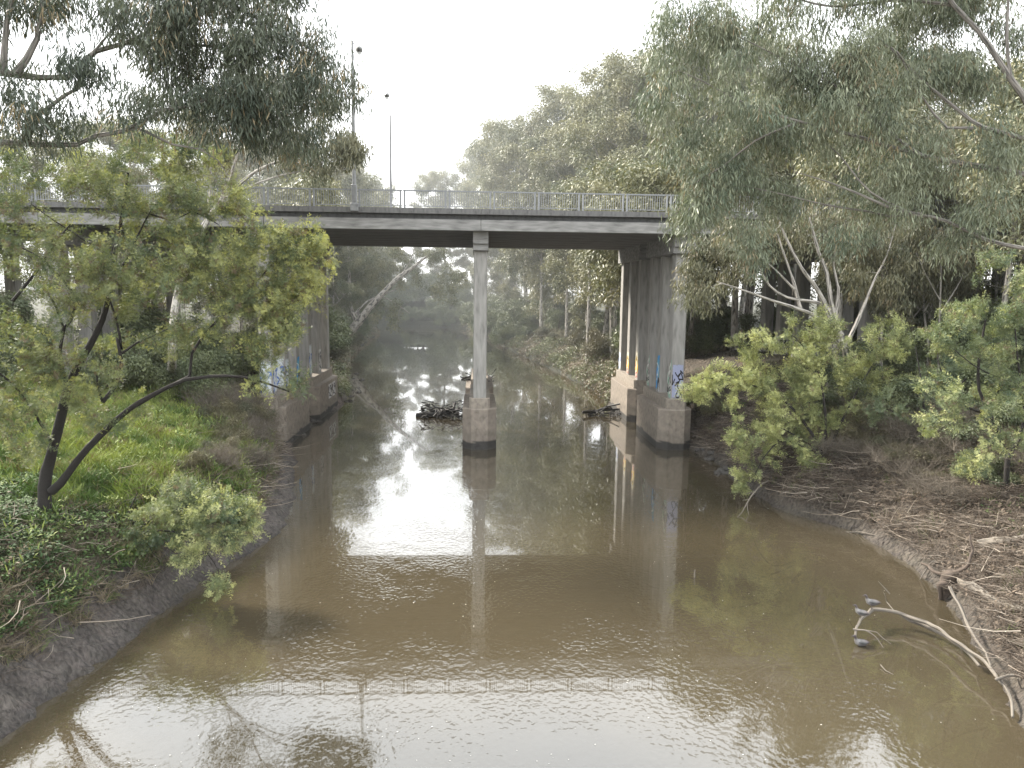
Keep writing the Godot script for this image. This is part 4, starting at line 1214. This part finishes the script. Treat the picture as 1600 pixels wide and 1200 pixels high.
	var l_foot := W(526, 548, 0.4)
	var ld := -l_foot.z
	var lk := far_k.duplicate()
	lk.merge({"per": 5, "spread": 0.6, "size": [0.6, 1.0], "twig": 0.03}, true)
	make_tree("leaning_gum", "bleached gum trunk leaning out over the water under the left span", "tree", "", l_foot, [
		[[l_foot - Vector3(1.0, 0.6, 0)] + T([526, 546, 545, 522, 562, 500, 580, 478, 600, 456, 622, 434, 645, 418, 668, 400, 690, 392], ld, ld - 2), 0.85, 0.1, "trunk"],
		[T([558, 505, 548, 480, 546, 440, 545, 400, 540, 350], ld, ld), 0.34, 0.12],
		[T([555, 490, 575, 470, 600, 460, 622, 450], ld, ld + 2), 0.16, 0.06],
		[T([546, 485, 530, 470, 522, 455], ld, ld - 1), 0.16, 0.06],
		[T([548, 470, 525, 450, 505, 430, 490, 400], ld, ld + 1), 0.16, 0.05],
		[T([622, 436, 640, 410, 650, 380], ld, ld), 0.14, 0.05],
		[T([595, 462, 620, 475, 640, 490], ld, ld - 1), 0.12, 0.05],
	], [B(545, 395, 60, 40, ld, 3, 40), B(640, 405, 55, 35, ld - 1, 3, 36), B(690, 450, 40, 35, ld - 2, 2, 26), B(500, 420, 35, 35, ld, 2.5, 20), B(625, 490, 25, 22, ld - 1, 1.5, 8), B(560, 330, 70, 40, ld, 4, 30), B(600, 440, 40, 20, ld + 1, 2, 8)], lk)
	# --- shrubs
	var dark_k := scrub_k.duplicate()
	dark_k.merge({"sprays": [L.scrub[0]], "n": 24, "cols": [Color(0.065, 0.085, 0.045), Color(0.16, 0.18, 0.08)]}, true)
	var brush := wild_shrub("scrub_bush", "twiggy brown-green scrub bush on the bank right behind the right pier", "", stand(13.6, -60), 2.2, 2.0, 61, scrub_k)
	var dark := wild_shrub("green_bush", "dark green bush between the right pier and the next pier", "", stand(18.5, -60), 3.2, 2.4, 62, dark_k)
	for j in 44:
		var z := rnd(-59, -125)
		var s := rnd(1.2, 11.0)
		var at := bank_point(1, s, z)
		var sc := rnd(0.7, 1.5)
		if j % 3 == 0: twin(dark, at, rnd(0, 6), Vector3.ONE * sc, "dark green bush beyond the bridge", "green bushes behind the bridge")
		else: twin(brush, at, rnd(0, 6), Vector3(sc, sc * rnd(0.6, 1.0), sc), "twiggy brown scrub bush beyond the bridge", "scrub bushes behind the bridge")
	for j in 22:
		var z := rnd(-60, -165)
		var at := bank_point(-1, rnd(0.8, 9.0), z)
		twin(dark if j % 2 else brush, at, rnd(0, 6), Vector3.ONE * rnd(0.8, 1.6), ("green bush" if j % 2 else "scrub bush") + " on the far left bank", ("green" if j % 2 else "scrub") + " bushes on the far left bank")
	for j in 40:
		var z := -112.0 - 68.0 * j / 40.0
		twin(dark, bank_point(1, rnd(0.2, 7.0), z), rnd(0, 6), Vector3.ONE * rnd(0.9, 1.7), "far bush where the river narrows", "bushes where the river narrows")
	for j in [0, 2, 5, 6, 8, 9]:
		n += 1
		twin(mid, stand(-1.0 - j * 4.2 + rnd(-1, 1), -187 - rnd(0, 5) - (6.0 if j > 5 else 0.0)), n * 1.9, Vector3.ONE * rnd(0.42, 0.6), "hazy tree at the river bend", "trees at the river bend")
	for j in 16:
		twin(dark, stand(-4.0 - j * 3.4 + rnd(-1, 1), -181 - rnd(1, 6) - (5.0 if j > 6 else 0.0)), rnd(0, 6), Vector3.ONE * rnd(1.5, 2.4), "waterside bush at the river bend", "bushes at the river bend")
	for q in [[24.8, -48, 1.2], [22.6, -37, 0.7], [27, -42, 1.3], [19, -36, 0.8], [25, -34, 1.0], [30, -38, 1.3], [23.5, -29, 0.8], [27, -30, 1.2], [33, -45, 1.4], [24.5, -58, 1.2], [17, -62, 1.0], [20.5, -63, 1.2]]:
		twin(dark, stand(q[0], q[1]), rnd(0, 6), Vector3(q[2], q[2] * rnd(0.8, 1.3), q[2]), "dark green bush by the right bank woods", "green bushes on the right bank")
	for q in [[17, -30, 0.6], [18.5, -27, 0.5], [16.4, -33, 0.6], [20.5, -31, 0.7], [15.0, -36.5, 0.5], [19.8, -25, 0.5], [13.9, -45, 0.6], [14.2, -42, 0.5]]:
		twin(brush, stand(q[0], q[1]), rnd(0, 6), Vector3.ONE * q[2], "small scrub bush on the right bank", "scrub bushes on the right bank")
	for q in [[-14, -38, 0.8], [-16, -44, 1.0], [-15.2, -50, 1.0], [-18, -37, 0.9], [-20, -46, 1.2], [-25, -40, 1.2], [-24, -52, 1.3], [-30, -42, 1.4], [-27, -34, 1.0], [-36, -48, 1.5], [-22, -33, 0.8]]:
		twin(dark, stand(q[0], q[1]), rnd(0, 6), Vector3.ONE * q[2], "shaded dark bush under the left spans", "dark bushes under the left spans")
	for q in [[-11.6, -33.5, 0.5], [-11.4, -35.5, 0.6], [-10.6, -31, 0.45], [-9.8, -28, 0.4], [-12.3, -37.5, 0.6], [-10.2, -26, 0.35]]:
		twin(brush, stand(q[0], q[1]), rnd(0, 6), Vector3.ONE * q[2], "bare twiggy scrub by the left mud", "bare scrub on the left mud")
	var dead_k := scrub_k.duplicate()
	dead_k.merge({"sprays": [L.dead], "per": 3, "n": 9, "spread": 0.4, "knot": 1, "leaf": M.stick, "cols": [Color(0.06, 0.05, 0.038), Color(0.19, 0.16, 0.125)], "old": 0.0}, true)
	var dead := wild_shrub("dead_bush", "tangle of bare brown twigs on the right bank", "bare twig tangles on the right bank", stand(16.5, -27), 0.9, 1.6, 63, dead_k)
	for q in [[17.6, -29, 1.0], [15.6, -29.5, 0.9], [18.5, -25.5, 1.0], [16.8, -24.8, 0.8], [19.5, -28, 1.2], [20.5, -26, 1.1], [14.8, -32, 0.9], [18.2, -31.5, 1.1], [19.4, -23.2, 0.8], [16.2, -35, 0.9]]:
		twin(dead, stand(q[0], q[1]), rnd(0, 6), Vector3(q[2] * rnd(1.0, 1.5), q[2] * rnd(0.5, 0.8), q[2] * rnd(1.0, 1.5)), "tangle of bare brown twigs on the right bank", "bare twig tangles on the right bank")
	for q in [[16.9, -28.2, 0.42], [18.9, -26.6, 0.5], [20.2, -27.5, 0.55], [17.8, -24.2, 0.4], [19.8, -24.6, 0.45], [21.2, -24.8, 0.5], [17.0, -31.2, 0.45], [18.6, -29.6, 0.5], [15.2, -34, 0.4], [22.0, -29.0, 0.6], [18.4, -22.0, 0.35], [20.6, -22.4, 0.4], [17.8, -27.2, 0.6], [19.6, -25.6, 0.7], [21.0, -26.4, 0.8], [18.0, -30.4, 0.7], [19.4, -30.8, 0.8], [16.2, -30.2, 0.5], [22.6, -26.8, 0.8], [20.6, -29.2, 0.8], [16.4, -33.6, 0.55], [17.2, -26.0, 0.35]]:
		twin(brush if R.randi() % 2 else dark, stand(q[0], q[1]), rnd(0, 6), Vector3(q[2] * 1.2, q[2] * rnd(0.6, 1.0), q[2] * 1.2), "low leafy scrub on the right bank slope", "low scrub on the right bank")
	for q in [[-10.2, -33.0, 0.8], [-10.9, -35.5, 0.9], [-9.4, -30.3, 0.7], [-11.6, -38.0, 0.9], [-9.6, -27.0, 0.55], [-12.6, -36.0, 1.0]]:
		twin(dead, stand(q[0], q[1]), rnd(0, 6), Vector3.ONE * q[2], "bare grey twigs above the left mud", "bare twig tangles on the left bank")
	# right woods beside the bridge
	var wood_k := mid_k.duplicate()
	wood_k.merge({"n": 26, "limbs": 9, "low": 0.8, "bark": M.gum_bark, "twig": 0.03, "twig_step": 0.7, "step": 0.7, "per": 7, "spread": 0.5, "knot_r": 0.8}, true)
	var leafy_gum := wild_gum("gum_tree", "leafy gum in the right bank wood", "leafy gums on the right bank", stand(25, -40), 14.0, 4.6, 64, wood_k, 0.014, 0.2)
	for q in [[30, -36, 0.55], [37, -30, 0.6], [40, -44, 0.7], [26, -46, 0.5], [46, -36, 0.7], [33, -26, 0.5], [52, -48, 0.8]]:
		n += 1
		twin(leafy_gum, stand(q[0], q[1]), n * 1.3, Vector3.ONE * q[2] * 1.7, "leafy gum in the right bank wood", "leafy gums on the right bank")
	for q in [[24, -33], [27.5, -37], [21.5, -44], [30, -31], [23, -41], [34, -36], [19.5, -39.5]]:
		n += 1
		twin(slim, stand(q[0], q[1]), n * 1.3, Vector3.ONE * rnd(0.6, 0.85), "slender pale gum among right bank bushes", "slender gums right of the bridge")
	for q in [[-30, -28, 0.42], [-36, -34, 0.5], [-26, -60, 0.5]]:
		n += 1
		twin(leafy_gum, stand(q[0], q[1]), n * 1.3, Vector3.ONE * q[2] * 2.0, "hazy gum behind the left wattle", "gums at the left of the bridge")

	# --- ground cover
	R.seed = 71
	var gw := []
	var gc := []
	var hw := []
	var hc := []
	for j in 22000:
		var z := -13.0 - 29.0 * rnd(0, 1)
		var s := 1.3 + 15.0 * pow(rnd(0, 1), 1.5)
		var p := bank_point(-1, s, z)
		var q := na.get_noise_2d(p.x * 5.0 + 40.0, p.z * 5.0)
		var lush := smoothstep(-20.0, -24.0, z + q * 5.0)
		if s < 2.0 + q * 1.2 and rnd(0, 1) < 0.6: continue
		if rnd(0, 1) < lush:
			if z < -36.0 and rnd(0, 1) < 0.75: continue
			gw.append(Transform3D(Basis(Vector3.UP, rnd(0, 6)).scaled(Vector3(1, rnd(0.6, 1.3), 1) * rnd(0.7, 1.5) * (1.0 + 0.9 * clampf(nb.get_noise_2d(p.x * 9.0, p.z * 9.0), -0.4, 1.0))), p))
			gc.append(Color(0.065, 0.115, 0.022).lerp(Color(0.26, 0.305, 0.07), clampf(0.5 + q * 1.8 + rnd(-0.4, 0.4), 0, 1)) if rnd(0, 1) > 0.15 else Color(0.2, 0.16, 0.085))
		else:
			hw.append(Transform3D(Basis(Vector3.UP, rnd(0, 6)).scaled(Vector3.ONE * rnd(0.7, 1.3)), p))
			hc.append(Color(0.035, 0.07, 0.022).lerp(Color(0.08, 0.13, 0.035), clampf(0.5 + q * 1.3 + rnd(-0.3, 0.3), 0, 1)) if rnd(0, 1) > 0.1 else Color(0.13, 0.1, 0.06))
	tag(scatter("grass", grass_tuft(22, 0.16, 0.36, 0.009), M.herb, gw, gc), "bright green grass on the left bank", "grass", "", "stuff")
	var ww := []
	var wc := []
	for j in 900:
		var z := -17.0 - 24.0 * rnd(0, 1)
		var p := bank_point(-1, 1.2 + 9.0 * pow(rnd(0, 1), 1.6), z)
		if nb.get_noise_2d(p.x * 5.0, p.z * 5.0) < 0.0: continue
		ww.append(Transform3D(Basis(Vector3.UP, rnd(0, 6)).scaled(Vector3(1, rnd(0.8, 2.2), 1) * rnd(0.7, 1.4)), p))
		wc.append(Color(0.06, 0.11, 0.03).lerp(Color(0.24, 0.28, 0.08), rnd(0, 1)))
	tag(scatter("tall_weeds", leafy_patch(30, 0.24, 0.13, 0.035, 3.2), M.herb, ww, wc), "taller leafy weeds standing in the grass of the left bank", "weeds", "", "stuff")
	var dw := []
	var dc := []
	for side in [-1, 1]:
		for j in 2600:
			var z := -14.0 - 28.0 * rnd(0, 1)
			var s := (0.8 + 1.6 * rnd(0, 1)) if side < 0 else (0.6 + 9.0 * rnd(0, 1))
			var p := bank_point(side, s, z)
			if na.get_noise_2d(p.x * 7.0 + 9.0, p.z * 7.0) < (-0.05 if side < 0 else 0.12): continue
			dw.append(Transform3D(Basis(Vector3.UP, rnd(0, 6)) * Basis(Vector3.BACK, side * rnd(0.2, 1.3)).scaled(Vector3.ONE * rnd(0.6, 1.4)), p))
			dc.append(Color(0.12, 0.1, 0.065).lerp(Color(0.27, 0.22, 0.15), rnd(0, 1)) if rnd(0, 1) > 0.3 else Color(0.1, 0.13, 0.04))
	tag(scatter("dry_grass", grass_tuft(16, 0.12, 0.42, 0.006), M.herb, dw, dc), "dry brown grass hanging over the edges of the banks", "grass", "", "stuff")
	tag(scatter("ground_cover", leafy_patch(26, 0.26, 0.1, 0.05, 1.0), M.herb, hw, hc), "dark green creeping leaves under the left wattle", "ground cover", "", "stuff")
	var rw := []
	var rc := []
	for j in 3600:
		var z := -16.0 - 26.0 * rnd(0, 1)
		var s := 2.0 + 12.0 * rnd(0, 1)
		var p := bank_point(1, s, z)
		if na.get_noise_2d(p.x * 4.0, p.z * 4.0) < 0.04: continue
		rw.append(Transform3D(Basis(Vector3.UP, rnd(0, 6)).scaled(Vector3.ONE * rnd(0.6, 1.2)), p))
		rc.append(Color(0.05, 0.1, 0.03).lerp(Color(0.12, 0.16, 0.05), rnd(0, 1)))
	tag(scatter("weeds", leafy_patch(22, 0.26, 0.1, 0.045, 1.3), M.herb, rw, rc), "patches of low green weeds on the brown right bank", "weeds", "", "stuff")
	var tw := [[], [], []]
	var tc := [[], [], []]
	for j in 10000:
		var right := rnd(0, 1) < 0.82
		var z := -15.0 - 27.0 * pow(rnd(0, 1), 1.2) if j % 6 else -58.0 - 60.0 * rnd(0, 1)
		var s := (0.4 + 9.0 * pow(rnd(0, 1), 1.2)) if right else 0.7 + 3.2 * rnd(0, 1)
		if not right and z > -25.0 and rnd(0, 1) < 0.6: continue
		var p := bank_point(1 if right else -1, s, z)
		var w := R.randi() % 3
		tw[w].append(Transform3D(Basis(Vector3.UP, rnd(0, 6)).scaled(Vector3.ONE * rnd(0.6, 1.5)), p + Vector3.UP * 0.02))
		tc[w].append(Color(0.075, 0.055, 0.04).lerp(Color(0.30, 0.25, 0.20), pow(rnd(0, 1), 2.5)))
	for w in 3: tag(scatter("fallen_twigs", twig_bunch(12, 0.34 + 0.16 * w, 0.005 + 0.002 * w, true), M.stick, tw[w], tc[w]), ["short fallen twigs littering the banks", "fallen sticks littering the banks among finer twigs", "longest fallen sticks littering the banks"][w], "twigs", "", "stuff")
	var sw := []
	var sc := []
	for j in 420:
		var p := bank_point(1 if j % 4 else -1, 0.5 + 8.0 * pow(rnd(0, 1), 1.3) if j % 4 else rnd(0.8, 2.0), -16.0 - 24.0 * rnd(0, 1))
		sw.append(Transform3D(Basis(Vector3.UP, rnd(0, 6)).scaled(Vector3.ONE * rnd(0.5, 1.3)), p + Vector3.UP * 0.06))
		sc.append(Color(0.12, 0.095, 0.07).lerp(Color(0.36, 0.31, 0.25), rnd(0, 1)))
	tag(scatter("fallen_sticks", twig_bunch(4, 1.3, 0.014, true), M.stick, sw, sc), "long pale sticks strewn over the right bank", "sticks", "", "stuff")
	var lw := []
	var lc := []
	for j in 9000:
		var z := -16.0 - 25.0 * pow(rnd(0, 1), 1.2)
		var p := bank_point(1, 0.5 + 11.0 * rnd(0, 1), z)
		lw.append(Transform3D(Basis(Vector3.UP, rnd(0, 6)).scaled(Vector3.ONE * rnd(0.7, 1.4)), p))
		lc.append(Color(0.055, 0.04, 0.028).lerp(Color(0.17, 0.13, 0.095), rnd(0, 1)))
	tag(scatter("leaf_litter", leafy_patch(16, 0.3, 0.13, 0.03, 0.3), M.stick, lw, lc), "brown dead leaves covering the right bank", "leaf litter", "", "stuff")

	var uw := []
	var uc := []
	for j in 9000:
		var side := 1 if j % 3 else -1
		var z := -58.0 - 112.0 * pow(rnd(0, 1), 1.3)
		var p := bank_point(side, 0.15 + 13.0 * pow(rnd(0, 1), 1.5), z)
		var q := na.get_noise_2d(p.x * 2.0, p.z * 2.0)
		uw.append(Transform3D(Basis(Vector3.UP, rnd(0, 6)).scaled(Vector3(1, rnd(0.5, 1.1), 1) * rnd(0.7, 1.7)), p + Vector3.UP * (0.1 + maxf(0.0, 1.6 * q + rnd(-0.2, 0.4)))))
		uc.append((Color(0.13, 0.105, 0.075).lerp(Color(0.27, 0.22, 0.155), rnd(0, 1)) if q + rnd(-0.3, 0.3) < 0.05 else Color(0.08, 0.1, 0.05).lerp(Color(0.2, 0.21, 0.1), rnd(0, 1))))
	tag(scatter("undergrowth", far_spray(30, 0.5, 0.2, 0.06), M.gum_leaf, uw, uc), "brown and green undergrowth covering the far banks beyond the bridge", "undergrowth", "", "stuff")
	# --- fallen wood, rocks, birds
	R.seed = 81
	wood("fallen_branch", "long bleached branch lying in the water with ducks on its end", "branch", "", M.dead_wood, [
		[WL([1582, 1120, 0.1, 1572, 1075, 0.3, 1558, 1058, 0.4, 1535, 1030, 0.45, 1500, 1006, 0.42, 1470, 984, 0.4, 1448, 973, 0.36, 1415, 962, 0.34, 1385, 954, 0.4, 1362, 953, 0.42]), 0.03, 0.05, "bough"],
		[WL([1362, 953, 0.42, 1346, 967, 0.4, 1338, 982, 0.33, 1336, 1003, 0.1]), 0.055, 0.022, "limb"],
		[WL([1333, 983, 0.33, 1352, 985, 0.36, 1368, 995, 0.25, 1380, 1012, 0.05]), 0.022, 0.009, "twig"],
		[WL([1352, 985, 0.36, 1370, 988, 0.3, 1392, 1006, 0.12]), 0.016, 0.007, "twig"],
		[WL([1398, 956, 0.36, 1385, 940, 0.5, 1380, 925, 0.85]), 0.018, 0.008, "twig"],
		[WL([1390, 928, 0.75, 1372, 908, 1.05]), 0.018, 0.01, "twig"],
		[WL([1530, 1040, 0.15, 1480, 996, 0.2, 1440, 975, 0.22, 1410, 962, 0.3]), 0.035, 0.055, "bough"],
	])
	wood("fallen_branch", "thin pale branch running down from the stump to the bleached branch", "branch", "", M.dead_wood, [
		[WL([1484, 918, 0.9, 1500, 948, 0.65, 1520, 990, 0.45, 1540, 1020, 0.5, 1548, 1040, 0.45]), 0.055, 0.02, "bough"],
		[WL([1520, 990, 0.45, 1533, 1015, 0.1]), 0.012, 0.006, "twig"], [WL([1525, 985, 0.45, 1560, 985, 0.6]), 0.015, 0.006, "twig"]])
	wood("fallen_branch", "short pale branch at the right edge where the bleached branch meets the bank", "branch", "", M.dead_wood, [[WL([1556, 1062, 0.4, 1580, 1055, 0.5, 1625, 1062, 0.5]), 0.035, 0.03, "bough"], [WL([1590, 1060, 0.5, 1600, 1085, 0.1]), 0.02, 0.01, "twig"]])
	wood("log", "long brown log sloping down the right bank to the old stump", "log", "", M.dead_wood, [[GL([1476, 908, 1505, 928, 1535, 942, 1570, 956, 1640, 985], 0.14), 0.13, 0.1, "log"]])
	wood("stump", "dark hollow stump at the water's edge on the right bank", "stump", "", M.brown_bark, [[WL([1476, 938, -0.1, 1480, 918, 0.3, 1487, 898, 0.8]), 0.2, 0.23, "stump"], [WL([1482, 910, 0.6, 1468, 915, 0.45, 1467, 940, -0.1]), 0.09, 0.06, "root"], [WL([1484, 905, 0.6, 1497, 918, 0.4, 1502, 942, 0.1]), 0.08, 0.04, "root"], [WL([1486, 900, 0.7, 1455, 890, 0.55, 1440, 880, 0.3]), 0.06, 0.03, "root"], [WL([1490, 895, 0.85, 1512, 884, 1.2, 1520, 860, 1.6, 1516, 836, 2.0]), 0.06, 0.025, "root"]])
	wood("log", "broken grey log end lying on the right bank at the edge of view", "log", "", M.dead_wood, [[GL([1532, 860, 1570, 856, 1640, 846], 0.12), 0.15, 0.18, "log"]])
	wood("floating_stick", "small stick floating below the ducks", "stick", "", M.dead_wood, [[WL([1376, 1039, 0.05, 1384, 1048, 0.03, 1396, 1054, 0.0]), 0.018, 0.008, "stick"]])
	wood("floating_stick", "tiny upright stick in the middle of the brown water", "stick", "", M.dead_wood, [[WL([1085, 902, 0.0, 1086, 890, 0.25]), 0.03, 0.02, "stick"]])
	wood("dead_branch", "bare pale branch hanging from the right wattle into the water", "branch", "", M.dead_wood, [[WL([1200, 752, 0.9, 1180, 768, 0.7, 1168, 785, 0.4, 1152, 808, 0.0]), 0.04, 0.012, "bough"], [WL([1168, 785, 0.4, 1170, 805, 0.0]), 0.018, 0.008, "twig"], [WL([1172, 780, 0.5, 1160, 782, 0.35]), 0.016, 0.008, "twig"], [WL([1180, 768, 0.7, 1165, 772, 0.6]), 0.016, 0.008, "twig"]])
	for q in [[1480, 830, 1.6, 1440, 845, 1.3], [1560, 905, 1.6, 1590, 935, 1.5], [1300, 770, 1.4, 1390, 790, 1.5], [1500, 740, 3.0, 1560, 770, 2.6], [395, 650, 1.6, 420, 690, 0.8]]:
		var mid_p := W((q[0] + q[3]) * 0.5, (q[1] + q[4]) * 0.5 - 4, (q[2] + q[5]) * 0.5)
		var e1 := W(q[0], q[1], q[2])
		var e2 := W(q[3], q[4], q[5])
		e1.y = ground(e1.x, e1.z) + 0.04
		e2.y = ground(e2.x, e2.z) + 0.04
		mid_p.y = ground(mid_p.x, mid_p.z) + 0.1
		wood("dead_stick", "loose dead stick on the bank", "stick", "dead sticks on the banks", M.dead_wood, [[[e1, mid_p, e2], 0.03, 0.012, "stick"]])
	# drift piled against the middle pier
	for pile in [[Vector3(-2.1, 0.0, -52.0), 1.9, 1.15, 190, "dark heap of flood drift against the middle pier"], [Vector3(0.1, 2.3, -54.0), 1.1, 0.8, 36, "tangle of drift caught on top of the middle pier footing"], [Vector3(9.3, 0.0, -53.0), 1.4, 0.5, 60, "brown snag of drift in the water by the right pier"]]:
		var o := base("driftwood_heap", pile[0])
		tag(o, pile[4], "driftwood")
		var a := mb()
		for j in pile[3]:
			var e := Vector3(rnd(-1, 1) * pile[1], rnd(-0.1, 1.0) * pile[2] * rnd(0.2, 1.0), rnd(-1, 1) * 1.2)
			var d := Vector3(rnd(-1, 1), rnd(-0.3, 0.35), rnd(-1, 1)).normalized() * rnd(0.3, 0.95)
			var sm := smooth([e - d * 0.5, e + ball() * 0.12, e + d * 0.5], rnd(0.02, 0.06) * (1.5 if pile[1] == 1.9 else 1.0), 0.012, 0.3)
			tube(a, sm[0], sm[1], 4, 0.3)
		put(done(a), "sticks", M.wet_wood if pile[1] != 1.5 else M.brown_bark, o, Vector3.ZERO, "stuff")
		for j in 3:
			a = mb()
			var sm := smooth([Vector3(-pile[1] * rnd(0.5, 1.3), rnd(0.0, 0.3), rnd(-0.9, 0.9)), Vector3(rnd(-0.3, 0.3), rnd(0.1, 0.6), rnd(-0.4, 0.4)), Vector3(pile[1] * rnd(0.2, 0.9), rnd(0.1, 0.9), rnd(-0.9, 0.9))], (0.26 if pile[1] == 1.9 else 0.15) - 0.03 * j, 0.06, 0.2)
			tube(a, sm[0], sm[1], 7, 0.4)
			put(done(a), "log", M.wet_wood if pile[1] != 1.5 else M.brown_bark, o)
	for j in 46:
		var right := j % 2 == 0
		var z := -41.5 - 14.0 * rnd(0, 1) if j % 4 < 2 else (-33.0 - 8.0 * rnd(0, 1) if right else -58.0 - 22.0 * rnd(0, 1))
		var p := bank_point(1 if right else -1, rnd(-0.5, 0.5) if z > -57.0 or right else rnd(-1.8, 0.3), z)
		p.y = maxf(p.y, -0.02)
		var o := put(rock_mesh(j % 6), "rock", M.rock, null, p)
		o.scale = Vector3(rnd(0.3, 0.8), rnd(0.2, 0.4), rnd(0.3, 0.7))
		o.rotation.y = rnd(0, 6)
		tag(o, "dark wet rock by the right shore" if right else "dark wet rock by the left shore", "rock", "rocks along the right shore" if right else "rocks along the left shore")
	duck(W(1362, 951, 0.48) , 2.75, "upper grey duck standing where the bleached branch bends", false, 0.78)
	duck(W(1345, 966, 0.44), 2.4, "middle darker duck perched on the bleached branch", false, 0.7)
	duck(W(1345, 1009, 0.0), 3.0, "lowest duck floating under the end of the bleached branch", true, 0.78)
	single_out()
